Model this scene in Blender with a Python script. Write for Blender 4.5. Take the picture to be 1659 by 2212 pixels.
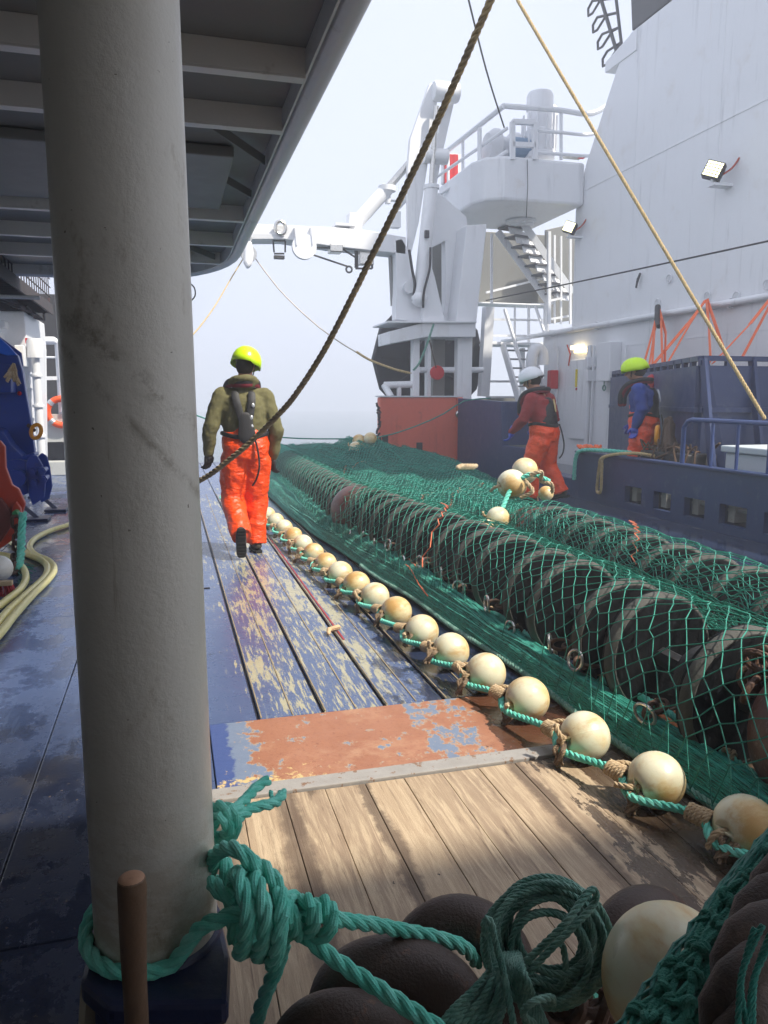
import bpy, math, random
import numpy as np
from mathutils import Vector, Matrix, Euler, Quaternion, noise
rnd = random.Random(7)
PI = math.pi
R_ = math.radians
S = bpy.context.scene
C = S.collection
for o in list(bpy.data.objects): bpy.data.objects.remove(o)

# ---------------------------------------------------------------- camera
CAM_H = 1.45; FPX = 1657.0; YAW = R_(15.56); PITCH = R_(8.4)
cam = bpy.data.cameras.new('camera'); camo = bpy.data.objects.new('camera', cam); C.objects.link(camo)
cam.sensor_fit = 'HORIZONTAL'; cam.sensor_width = 36; cam.lens = 36 * FPX / 1659.0
cam.clip_start = 0.05; cam.clip_end = 2000
camo.location = (0, 0, CAM_H); camo.rotation_euler = (PI / 2 - PITCH, 0, -YAW)
S.camera = camo
# ---------------------------------------------------------------- sky, sun, exposure
SUN_EL = R_(52); SUN_AZ = R_(40)            # the sun stands to the right (+X) and this much behind the camera side (-Y)
sd = Vector((math.cos(SUN_EL) * math.cos(SUN_AZ), -math.cos(SUN_EL) * math.sin(SUN_AZ), math.sin(SUN_EL)))
w = bpy.data.worlds.new('World'); S.world = w; w.use_nodes = True
nt = w.node_tree; nt.nodes.clear()
sky = nt.nodes.new('ShaderNodeTexSky'); sky.sky_type = 'NISHITA'; sky.sun_disc = False
sky.sun_elevation = SUN_EL; sky.sun_rotation = math.atan2(sd.x, sd.y)
sky.air_density = 1.0; sky.dust_density = 5.0; sky.ozone_density = 2.0
mx = nt.nodes.new('ShaderNodeMixRGB'); mx.inputs[0].default_value = 0.8; mx.inputs[2].default_value = (7.3, 7.8, 9.3, 1)
bg = nt.nodes.new('ShaderNodeBackground'); bg.inputs[1].default_value = 0.1
wo = nt.nodes.new('ShaderNodeOutputWorld')
nt.links.new(sky.outputs[0], mx.inputs[1]); nt.links.new(mx.outputs[0], bg.inputs[0]); nt.links.new(bg.outputs[0], wo.inputs[0])
sl = bpy.data.lights.new('sun', 'SUN'); sl.energy = 4.8; sl.angle = R_(1.6); sl.color = (1, .93, .80)
so = bpy.data.objects.new('sun', sl); C.objects.link(so); so.rotation_euler = sd.to_track_quat('Z', 'Y').to_euler()
S.view_settings.view_transform = 'Standard'; S.view_settings.look = 'None'; S.view_settings.exposure = 0.52; S.view_settings.gamma = 1
S.cycles.volume_step_rate = 4; S.cycles.volume_max_steps = 32
S.cycles.max_bounces = 7; S.cycles.volume_bounces = 1; S.cycles.diffuse_bounces = 4; S.cycles.glossy_bounces = 3
S.cycles.caustics_reflective = False; S.cycles.caustics_refractive = False

# ---------------------------------------------------------------- measuring helpers
_sy, _cy, _sp, _cp = math.sin(YAW), math.cos(YAW), math.sin(PITCH), math.cos(PITCH)
_F = Vector((_sy * _cp, _cy * _cp, -_sp)); _R = Vector((_cy, -_sy, 0)); _U = Vector((_sy * _sp, _cy * _sp, _cp))
def ray(u, v): return _F + _R * ((u - 829.5) / FPX) + _U * (-(v - 1106) / FPX)
def A(u, v, X=None, Y=None, Z=None, t=None):
    d = ray(u, v)
    if t is None: t = Y / d.y if Y is not None else (X / d.x if X is not None else (Z - CAM_H) / d.z)
    return Vector((0, 0, CAM_H)) + d * t
V = Vector

# ---------------------------------------------------------------- mesh building
class MB:
    def __init__(s): s.v = []; s.f = []; s.sm = []
    def add(s, vs, fs, smooth=True):
        n = len(s.v); s.v += [tuple(p) for p in vs]; s.f += [tuple(i + n for i in f) for f in fs]; s.sm += [smooth] * len(fs); return s
    def box(s, c, d, rot=None, taper=1.0):
        c = V(c); x, y, z = d[0] / 2, d[1] / 2, d[2] / 2
        vs = [V((sx * x * (taper if sz > 0 else 1), sy * y * (taper if sz > 0 else 1), sz * z)) for sz in (-1, 1) for sx, sy in ((-1, -1), (1, -1), (1, 1), (-1, 1))]
        if rot is not None:
            m = rot if isinstance(rot, Matrix) else Euler(rot).to_matrix()
            vs = [m @ p for p in vs]
        s.add([p + c for p in vs], [(3, 2, 1, 0), (4, 5, 6, 7), (0, 1, 5, 4), (1, 2, 6, 5), (2, 3, 7, 6), (3, 0, 4, 7)], False); return s
    def bb(s, a, b):   # box between two corners
        a, b = V(a), V(b); return s.box((a + b) / 2, (abs(b.x - a.x), abs(b.y - a.y), abs(b.z - a.z)))
    def bar(s, a, b, w, h, up=(0, 0, 1)):
        a, b = V(a), V(b); d = (b - a); L = d.length; y = d / L; x = y.cross(V(up))
        if x.length < 1e-4: x = V((1, 0, 0))
        x.normalize(); z = x.cross(y); m = Matrix((x, y, z)).transposed()
        return s.box((a + b) / 2, (w, L, h), m)
    def prism(s, pts, d):   # polygon (world points) extruded by vector d
        d = V(d); n = len(pts); pts = [V(p) for p in pts]
        nor = V((0, 0, 0))
        for i in range(n): nor += pts[i].cross(pts[(i + 1) % n])
        if nor.dot(d) > 0: pts = pts[::-1]
        s.add(pts + [p + d for p in pts], [tuple(range(n)), tuple(range(2 * n - 1, n - 1, -1))] + [((i + 1) % n, i, i + n, (i + 1) % n + n) for i in range(n)], False); return s
    def tube(s, pts, r, n=8, closed=False, cap=True, ell=1.0, upv=None, flute=False):
        pts = [V(p) for p in pts]; N = len(pts)
        rr = r if isinstance(r, (list, tuple)) else [r] * N
        T = []
        for i in range(N):
            a = pts[(i - 1) % N] if (closed or i > 0) else pts[0]; b = pts[(i + 1) % N] if (closed or i < N - 1) else pts[-1]
            t = b - a; T.append(t.normalized() if t.length > 1e-9 else V((0, 0, 1)))
        u = V(upv) if upv is not None else (V((0, 0, 1)) if abs(T[0].z) < .9 else V((1, 0, 0)))
        vs = []
        for i in range(N):
            u = (V(upv) if upv is not None else u); u = u - T[i] * u.dot(T[i])
            if u.length < 1e-6: u = T[i].orthogonal()
            u.normalize(); q = T[i].cross(u)
            for k in range(n):
                a = 2 * PI * k / n; vs.append(pts[i] + (u * math.cos(a) * ell + q * math.sin(a)) * rr[i] * ((1, .90)[k % 2] if flute else 1))
        fs = []
        for i in range(N if closed else N - 1):
            j = (i + 1) % N
            for k in range(n): k2 = (k + 1) % n; fs.append((i * n + k, i * n + k2, j * n + k2, j * n + k))
        if not closed and cap: fs += [tuple(range(n - 1, -1, -1)), tuple(range((N - 1) * n, N * n))]
        return s.add(vs, fs)
    def limb(s, pts, rr, n=16, ell=1.0, upv=None):   # tapered, rounded at both ends
        pts = [V(p) for p in pts]; P = []; Q = []
        d0 = (pts[0] - pts[1]).normalized(); d1 = (pts[-1] - pts[-2]).normalized()
        for a in (85, 60, 30): P.append(pts[0] + d0 * rr[0] * math.sin(R_(a))); Q.append(rr[0] * math.cos(R_(a)))
        P += pts; Q += list(rr)
        for a in (30, 60, 85): P.append(pts[-1] + d1 * rr[-1] * math.sin(R_(a))); Q.append(rr[-1] * math.cos(R_(a)))
        return s.tube(P, Q, n, ell=ell, upv=upv)
    def lathe(s, prof, c=(0, 0, 0), axis='Z', n=24, rot=None):   # prof: (radius, height)
        c = V(c); vs = []; fs = []
        m = rot if rot is not None else {'Z': Matrix.Identity(3), 'Y': Euler((-PI / 2, 0, 0)).to_matrix(), 'X': Euler((0, PI / 2, 0)).to_matrix()}[axis]
        for r, h in prof:
            for k in range(n): a = 2 * PI * k / n; vs.append(m @ V((r * math.cos(a), r * math.sin(a), h)) + c)
        for i in range(len(prof) - 1):
            for k in range(n): k2 = (k + 1) % n; fs.append((i * n + k, i * n + k2, (i + 1) * n + k2, (i + 1) * n + k))
        if prof[0][0] > 1e-6: fs.append(tuple(range(n - 1, -1, -1)))
        if prof[-1][0] > 1e-6: fs.append(tuple(range((len(prof) - 1) * n, len(prof) * n)))
        return s.add(vs, fs)
    def ball(s, c, r, n=20, sc=(1, 1, 1), rot=None):
        m = rot.to_matrix() if isinstance(rot, Euler) else (rot or Matrix.Identity(3)); c = V(c); vs = []; fs = []; h = n // 2
        for i in range(h + 1):
            for k in range(n):
                a, b = PI * i / h, 2 * PI * k / n
                vs.append(m @ V((r * math.sin(a) * math.cos(b) * sc[0], r * math.sin(a) * math.sin(b) * sc[1], -r * math.cos(a) * sc[2])) + c)
        for i in range(h):
            for k in range(n): k2 = (k + 1) % n; fs.append((i * n + k, i * n + k2, (i + 1) * n + k2, (i + 1) * n + k))
        return s.add(vs, fs)
    def torus(s, c, R, r, rot=None, n=24, m=10, sc=(1, 1)):
        M3 = rot.to_matrix() if isinstance(rot, Euler) else (rot or Matrix.Identity(3))
        return s.tube([V(c) + M3 @ V((R * sc[0] * math.cos(2 * PI * i / n), R * sc[1] * math.sin(2 * PI * i / n), 0)) for i in range(n)], r, m, closed=True)
    def rope(s, pts, r, pitch=None, n=6, strands=3, closed=False, flute=False):   # laid rope: strands wound round a smooth path
        pitch = pitch or r * 5.5
        P = spline(pts, pitch / 7, closed); N = len(P)
        T = [((P[min(i + 1, N - 1)] - P[max(i - 1, 0)]).normalized()) for i in range(N)]
        u = T[0].orthogonal().normalized(); F = []
        for i in range(N):
            u = u - T[i] * u.dot(T[i]); u.normalize(); F.append((u.copy(), T[i].cross(u)))
        L = 0; ph = [0]
        for i in range(1, N): L += (P[i] - P[i - 1]).length; ph.append(L / pitch * 2 * PI)
        for k in range(strands):
            o = 2 * PI * k / strands
            s.tube([P[i] + (F[i][0] * math.cos(ph[i] + o) + F[i][1] * math.sin(ph[i] + o)) * r * .5 for i in range(N)], r * .56, n, flute=flute)
        return s
    def build(s, name, m, parent=None, bevel=0, sub=0, ang=40, world=True):
        me = bpy.data.meshes.new(name)
        off = parent_loc(parent) if (parent and world) else V((0, 0, 0))
        me.from_pydata([(a - off.x, b - off.y, c - off.z) for a, b, c in s.v], [], s.f)
        me.polygons.foreach_set('use_smooth', s.sm); me.materials.append(m)
        me.update()
        if any(s.sm):
            try: me.set_sharp_from_angle(angle=R_(ang))
            except Exception: pass
        o = bpy.data.objects.new(name, me); C.objects.link(o)
        if parent: o.parent = parent
        if bevel:
            b = o.modifiers.new('bevel', 'BEVEL'); b.width = bevel; b.segments = 2; b.limit_method = 'ANGLE'; b.angle_limit = R_(35)
        if sub:
            b = o.modifiers.new('sub', 'SUBSURF'); b.levels = sub; b.render_levels = sub
        return o
def parent_loc(p):
    l = V((0, 0, 0))
    while p: l += p.location; p = p.parent
    return l
def spline(pts, step, closed=False):
    pts = [V(p) for p in pts]; N = len(pts)
    if N == 2:
        n = max(2, int((pts[1] - pts[0]).length / step)); return [pts[0].lerp(pts[1], i / n) for i in range(n + 1)]
    out = []
    for i in range(N if closed else N - 1):
        g = lambda k: pts[k % N] if closed else pts[min(max(k, 0), N - 1)]
        p0, p1, p2, p3 = g(i - 1), g(i), g(i + 1), g(i + 2); n = max(1, int((p2 - p1).length / step + .5))
        for k in range(n):
            t = k / n
            out.append(.5 * ((2 * p1) + (p2 - p0) * t + (2 * p0 - 5 * p1 + 4 * p2 - p3) * t * t + (3 * p1 - p0 - 3 * p2 + p3) * t ** 3))
    out.append(pts[0] if closed else pts[-1]); return out
def twine(name, m, E, r, parent=None):   # E: list of (a, b) ends; one three-sided prism each
    a = np.array([tuple(e[0]) for e in E], dtype=np.float64); b = np.array([tuple(e[1]) for e in E], dtype=np.float64)
    off = parent_loc(parent) if parent else V((0, 0, 0)); a -= off; b -= off
    d = b - a; L = np.linalg.norm(d, axis=1, keepdims=True) + 1e-9; d /= L
    up = np.where(np.abs(d[:, 2:3]) < .8, np.array([[0, 0, 1.]]), np.array([[1., 0, 0]]))
    x = np.cross(d, up); x /= np.linalg.norm(x, axis=1, keepdims=True) + 1e-9; y = np.cross(x, d)
    a = a - d * r * .4; b = b + d * r * .4
    vs = np.zeros((len(a), 6, 3))
    for k in range(3):
        q = (x * math.cos(2 * PI * k / 3) + y * math.sin(2 * PI * k / 3)) * r
        vs[:, k] = a + q; vs[:, 3 + k] = b + q
    n = len(a); base = (np.arange(n) * 6)[:, None, None]
    fs = (np.array([[0, 1, 4, 3], [1, 2, 5, 4], [2, 0, 3, 5]])[None] + base).reshape(-1)
    me = bpy.data.meshes.new(name); me.vertices.add(n * 6); me.vertices.foreach_set('co', vs.reshape(-1))
    me.loops.add(len(fs)); me.loops.foreach_set('vertex_index', fs.astype(np.int32))
    me.polygons.add(n * 3); me.polygons.foreach_set('loop_start', np.arange(n * 3, dtype=np.int32) * 4)
    me.polygons.foreach_set('loop_total', np.full(n * 3, 4, dtype=np.int32))
    me.update(calc_edges=True); me.validate(); me.materials.append(m)
    me.polygons.foreach_set('use_smooth', np.ones(len(me.polygons), dtype=bool))
    o = bpy.data.objects.new(name, me); C.objects.link(o)
    if parent: o.parent = parent
    return o
def net_edges(P, nu, nv, knots=None, skip=None):   # diamond mesh: P(i, j) gives the node at half-integer lattice positions
    G = {}
    def g(i, j):
        if (i, j) not in G: G[(i, j)] = P(i + (.5 if j % 2 else 0), j)
        return G[(i, j)]
    E = []
    for j in range(nv):
        for i in range(nu):
            if skip and skip(i, j): continue
            a = g(i, j); E.append((a, g(i, j + 1)))
            i2 = i + 1 if j % 2 else i - 1
            if 0 <= i2 <= nu: E.append((a, g(i2, j + 1)))
            if knots is not None: knots.append(a)
    return E
def thing(name, label, cat, loc=(0, 0, 0), group=None):
    o = bpy.data.objects.new(name, None); C.objects.link(o); o.location = loc; o.empty_display_size = .1
    o['label'] = label; o['category'] = cat
    if group: o['group'] = group
    return o
def tag(o, label, cat, group=None, kind=None):
    o['label'] = label; o['category'] = cat
    if group: o['group'] = group
    if kind: o['kind'] = kind
    return o
def setting(o, label=None):
    o['kind'] = 'structure'
    if label: o['label'] = label
    return o
def copy_tree(o, parent=None):
    c = o.copy(); C.objects.link(c); c.parent = parent
    for ch in [x for x in bpy.data.objects if x.parent == o]: copy_tree(ch, c)
    return c

# ---------------------------------------------------------------- materials
def lin(r, g, b):
    f = lambda c: ((c / 255 + .055) / 1.055) ** 2.4 if c > 10 else c / 255 / 12.92
    return (f(r), f(g), f(b), 1)
def c4(c): return tuple(c) + (1,) if len(c) == 3 else tuple(c)
class NT:
    def __init__(s, name):
        s.m = bpy.data.materials.new(name); s.m.use_nodes = True; s.t = s.m.node_tree; s.t.nodes.clear()
        s.b = s.n('ShaderNodeBsdfPrincipled'); s.o = s.n('ShaderNodeOutputMaterial'); s.l(s.b.outputs[0], s.o.inputs[0])
        s.tc = s.n('ShaderNodeTexCoord').outputs['Object']
    def n(s, k): return s.t.nodes.new(k)
    def l(s, a, b): s.t.links.new(a, b)
    def map(s, sc=(1, 1, 1), rot=(0, 0, 0), loc=(0, 0, 0)):
        m = s.n('ShaderNodeMapping'); m.inputs['Scale'].default_value = sc; m.inputs['Rotation'].default_value = rot; m.inputs['Location'].default_value = loc
        s.l(s.tc, m.inputs[0]); return m.outputs[0]
    def noise(s, scale, detail=4, rough=.55, st=(1, 1, 1), loc=(0, 0, 0), dist=0):
        q = s.n('ShaderNodeTexNoise'); q.inputs['Scale'].default_value = scale; q.inputs['Detail'].default_value = detail
        q.inputs['Roughness'].default_value = rough; q.inputs['Distortion'].default_value = dist; s.l(s.map(st, loc=loc), q.inputs['Vector']); return q.outputs[0]
    def voro(s, scale, st=(1, 1, 1), feat='F1'):
        q = s.n('ShaderNodeTexVoronoi'); q.feature = feat; q.inputs['Scale'].default_value = scale; s.l(s.map(st), q.inputs['Vector']); return q.outputs[0]
    def ramp(s, x, lo, hi):
        q = s.n('ShaderNodeMapRange'); q.inputs[1].default_value = lo; q.inputs[2].default_value = hi; q.clamp = True; q.interpolation_type = 'SMOOTHSTEP' if lo < hi else 'LINEAR'
        s.l(x, q.inputs[0]); return q.outputs[0]
    def ma(s, op, a, b=None):
        q = s.n('ShaderNodeMath'); q.operation = op
        for i, x in enumerate((a, b)):
            if x is None: continue
            if isinstance(x, (int, float)): q.inputs[i].default_value = x
            else: s.l(x, q.inputs[i])
        return q.outputs[0]
    def mix(s, f, a, b, mode='MIX'):
        q = s.n('ShaderNodeMixRGB'); q.blend_type = mode
        for i, x in enumerate((f, a, b)):
            if isinstance(x, (int, float)): q.inputs[i].default_value = x
            elif isinstance(x, (tuple, list)): q.inputs[i].default_value = c4(x)
            else: s.l(x, q.inputs[i])
        return q.outputs[0]
    def sep(s):
        q = s.n('ShaderNodeSeparateXYZ'); s.l(s.tc, q.inputs[0]); return q.outputs
    def col(s, x):
        if isinstance(x, (tuple, list)): s.b.inputs['Base Color'].default_value = c4(x)
        else: s.l(x, s.b.inputs['Base Color'])
    def rough(s, x):
        if isinstance(x, (int, float)): s.b.inputs['Roughness'].default_value = x
        else: s.l(x, s.b.inputs['Roughness'])
    def bump(s, h, st=.3, dist=.01):
        q = s.n('ShaderNodeBump'); q.inputs['Strength'].default_value = st; q.inputs['Distance'].default_value = dist; s.l(h, q.inputs['Height']); s.l(q.outputs[0], s.b.inputs['Normal'])
def paint(name, col, rough=.45, var=.12, dirt=None, dirt_amt=.5, scale=1.5, bump=.15, bscale=60, metal=0, streak=None, emit=None, rust=None):
    q = NT(name); c = V(col[:3])
    n1 = q.noise(scale, 5, .6); base = q.mix(n1, tuple(c * (1 - var)), tuple(x * (1 + var) for x in c))
    if streak: base = q.mix(q.ramp(q.noise(2.2, 5, .65, st=streak), .55, .8), base, tuple(c * .72))
    if name == 'white_paint': base = q.mix(q.ma('MULTIPLY', q.ramp(q.noise(2.6, 6, .75, st=(5, 5, .16), loc=(1, 4, 2)), .62, .74), .35), base, (.46, .34, .22))
    if dirt is not None: base = q.mix(q.ma('MULTIPLY', q.ramp(q.noise(scale * 2.3, 7, .7, loc=(3, 1, 7)), .56, .7), dirt_amt), base, dirt)
    if rust is not None: base = q.mix(q.ramp(q.noise(9, 8, .7, loc=(8, 3, 1)), .66, .7), base, rust)
    q.col(base); q.rough(q.ma('ADD', q.ma('MULTIPLY', q.noise(7, 4), .25), rough - .12)); q.b.inputs['Metallic'].default_value = metal
    if bump: q.bump(q.noise(bscale, 4), bump, .004)
    if emit: q.b.inputs['Emission Color'].default_value = c4(emit[0]); q.b.inputs['Emission Strength'].default_value = emit[1]
    return q.m
WHITE = paint('white_paint', (.79, .80, .82), .42, .04, (.55, .48, .40), .22, .8, streak=(3, 3, .25))
WHITE2 = paint('aged_white_paint', (.66, .67, .69), .4, .06, (.33, .28, .22), .5, 2.2, bump=.3, bscale=90)
GREYW = paint('shade_grey_paint', (.20, .20, .19), .5, .07, (.18, .16, .13), .4, 1.1, bump=.25)  # white paint darkened; the shade overhead and by the stairs is in its colour
BEAM = paint('beam_paint', (.68, .67, .65), .4, .06, (.3, .26, .22), .4, 2, bump=.3)
BLUE = paint('blue_hull_paint', (.022, .040, .118), .4, .15, (.10, .11, .16), .5, 2.5, rust=(.16, .07, .03))
BLUE2 = paint('bright_blue_paint', (.012, .05, .30), .35, .15, (.05, .06, .12), .5, 3, bump=.3, rust=(.30, .26, .22))
NAVY = paint('navy_paint', (.012, .018, .062), .38, .2, (.05, .05, .06), .5, 6, bump=.4, bscale=40)
RED = paint('red_paint', (.70, .15, .10), .5, .1, (.28, .09, .06), .5, 2, streak=(3, 3, .3))
ORED = paint('orange_red_paint', (.46, .045, .015), .45, .12, (.2, .05, .03), .5, 3)
def oilskin():
    q = NT('orange_oilskin'); b = q.mix(q.noise(4, 5, .6), (.86, .062, .005), (.98, .09, .010))
    b = q.mix(q.ma('MULTIPLY', q.ramp(q.noise(7, 8, .75, st=(1, 1, .5)), .56, .68), .55), b, (.40, .045, .015)); q.col(b); q.rough(.38)
    q.bump(q.ma('ADD', q.noise(9, 4, .5, st=(1, 1, 2.4), dist=1.2), q.ma('MULTIPLY', q.noise(30, 4, .6), .2)), .55, .03); return q.m
ORANGE = oilskin()
OLIVE = paint('olive_cotton', (.13, .12, .05), .9, .04, None, 0, 6, bump=.5, bscale=160)
MAROON = paint('maroon_cloth', (.27, .025, .028), .8, .15, None, 0, 6, bump=.5, bscale=100)
BLUEC = paint('blue_cloth', (.02, .05, .26), .8, .15, None, 0, 6, bump=.5, bscale=100)
BLACKC = paint('black_webbing', (.012, .012, .015), .6, .2, None, 0, 8, bump=.5, bscale=150)
BGLOVE = paint('blue_rubber', (.03, .06, .42), .4, .1, (.4, .45, .5), .3, 12)
YEL = paint('yellow_helmet', (.62, .95, .01), .3, .03, None, 0, 3, bump=0)
WHELM = paint('white_helmet', (.75, .77, .8), .3, .03, None, 0, 3, bump=0)
SKIN = paint('skin', (.48, .24, .16), .5, .08, None, 0, 12, bump=.2)
HAIR = paint('hair', (.02, .014, .01), .8, .2, None, 0, 40)
BOOT = paint('boot_rubber', (.055, .045, .035), .6, .15, (.12, .1, .07), .4, 15)
SOLE = paint('boot_sole', (.008, .008, .008), .7, .2, None, 0, 15)
REFL = paint('reflective_patch', (.5, .52, .55), .25, .05, None, 0, 5, metal=.4)
RUBBER = None
STEEL = paint('bright_steel', (.62, .61, .58), .25, .1, (.3, .2, .12), .4, 30, metal=.9)
DSTEEL = paint('dark_steel', (.05, .05, .055), .5, .2, (.12, .06, .03), .6, 8, metal=.4)
RUSTY = paint('rusty_iron', (.050, .028, .020), .55, .4, (.20, .085, .04), .7, 7, bump=.55, bscale=140)
RUSTC = paint('rusty_chain', (.09, .045, .028), .7, .3, (.2, .09, .04), .7, 20, bump=.9, bscale=90)
BROWNB = paint('brown_bobbin', (.085, .03, .022), .42, .25, (.28, .22, .2), .6, 16, bump=.6, bscale=50)
DARKG = paint('dark_grey_paint', (.04, .04, .045), .6, .08, None, 0, 1.5)
FUN = paint('funnel_grey', (.095, .095, .10), .55, .06, None, 0, 1.2)
CATW = paint('rusty_catwalk', (.06, .055, .06), .8, .3, (.3, .09, .06), .8, 14, bump=.8, bscale=40)
YHOSE = paint('yellow_hose', (.92, .84, .36), .38, .06, (.4, .36, .2), .4, 8, bump=.1)
WOODH = paint('wooden_handle', (.12, .07, .04), .7, .2, (.05, .03, .02), .6, 12, bump=.6, bscale=50, streak=(14, 14, 1))
OSTRAP = paint('orange_strap', (.85, .16, .05), .7, .08, (.5, .2, .1), .4, 8)
BRISTLE = paint('red_bristle', (.45, .03, .04), .7, .2, None, 0, 60)
PALEW = paint('pale_wood', (.5, .38, .24), .7, .1)
TARP = paint('blue_tarp', (.01, .14, .75), .4, .1)
CRATE = paint('pale_plastic', (.55, .6, .62), .45, .05, (.3, .3, .28), .4, 3)
YEL2 = paint('amber_paint', (.75, .30, .01), .4, .1, (.3, .1, .02), .5, 10)
GREENM = paint('green_mark', (.01, .14, .07), .5, .05)
REDM = paint('red_mark', (.5, .012, .02), .5, .05)
YELM = paint('yellow_mark', (.75, .6, .03), .5, .05)
LITW = paint('warm_tube', (1, .85, .55), .5, 0, bump=0, emit=((1, .80, .42), 2.2))
LITF = paint('floodlight_led', (1, 1, .8), .5, 0, bump=0, emit=((1, .96, .50), 2.6))
def ropemat(name, col, col2, bs=220):
    q = NT(name); q.col(q.mix(q.ramp(q.noise(18, 6, .7), .35, .7), col, col2)); q.rough(.75)
    q.bump(q.noise(bs, 3, .7), .6, .004); q.b.inputs['Sheen Weight'].default_value = .15; return q.m
GROPE = ropemat('green_rope', (.08, .54, .41), (.22, .70, .57))
GROPED = ropemat('dull_green_rope', (.06, .20, .155), (.22, .40, .33))
GNET = ropemat('green_twine', (.010, .22, .16), (.025, .33, .25))
GNETD = ropemat('dark_green_twine', (.008, .16, .12), (.02, .27, .21))
GNETB = ropemat('bright_green_twine', (.015, .30, .23), (.05, .46, .36))
TAN = ropemat('tan_rope', (.42, .29, .16), (.60, .47, .30))
YROPE = ropemat('yellow_rope', (.44, .31, .13), (.56, .43, .22))
DYROPE = ropemat('dark_yellow_rope', (.19, .15, .095), (.40, .31, .16))
BRROPE = ropemat('brown_rope', (.035, .02, .014), (.085, .05, .033))
ONET = ropemat('orange_twine', (.75, .15, .06), (.8, .25, .12))
BTWINE = ropemat('black_wire', (.02, .02, .025), (.05, .045, .05))
def float_mat():
    q = NT('cream_float'); b = q.mix(q.ramp(q.noise(4, 4, .6), .4, .6), (.70, .67, .50), (.70, .56, .30))
    b = q.mix(q.ma('MULTIPLY', q.ramp(q.noise(7, 7, .65, st=(1, .35, 1)), .46, .66), .85), b, (.50, .27, .07))
    b = q.mix(q.ramp(q.noise(16, 6, .75, st=(1, .2, 1), loc=(5, 5, 5)), .63, .72), b, (.30, .14, .04))
    q.col(b); q.rough(q.ramp(q.noise(9, 4), -.3, 1.6)); q.bump(q.noise(35, 5, .6), .12, .004); q.b.inputs['Subsurface Weight'].default_value = .05; return q.m
FLOATM = float_mat()
def rubber_mat():
    q = NT('wet_rubber'); b = q.mix(q.noise(8, 6), (.005, .0055, .007), (.011, .012, .014))
    b = q.mix(q.ramp(q.noise(30, 6, .7), .62, .75), b, (.035, .032, .03)); q.col(b); q.b.inputs['Specular IOR Level'].default_value = .10
    q.rough(q.ramp(q.noise(11, 5), -.25, 1.0)); q.bump(q.noise(45, 6, .65), .5, .006); return q.m
RUBBER = rubber_mat()
RUBRIM = paint('worn_rubber_tread', (.080, .080, .074), .9, .25, (.04, .035, .03), .6, 9, bump=.7, bscale=60)
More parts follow.
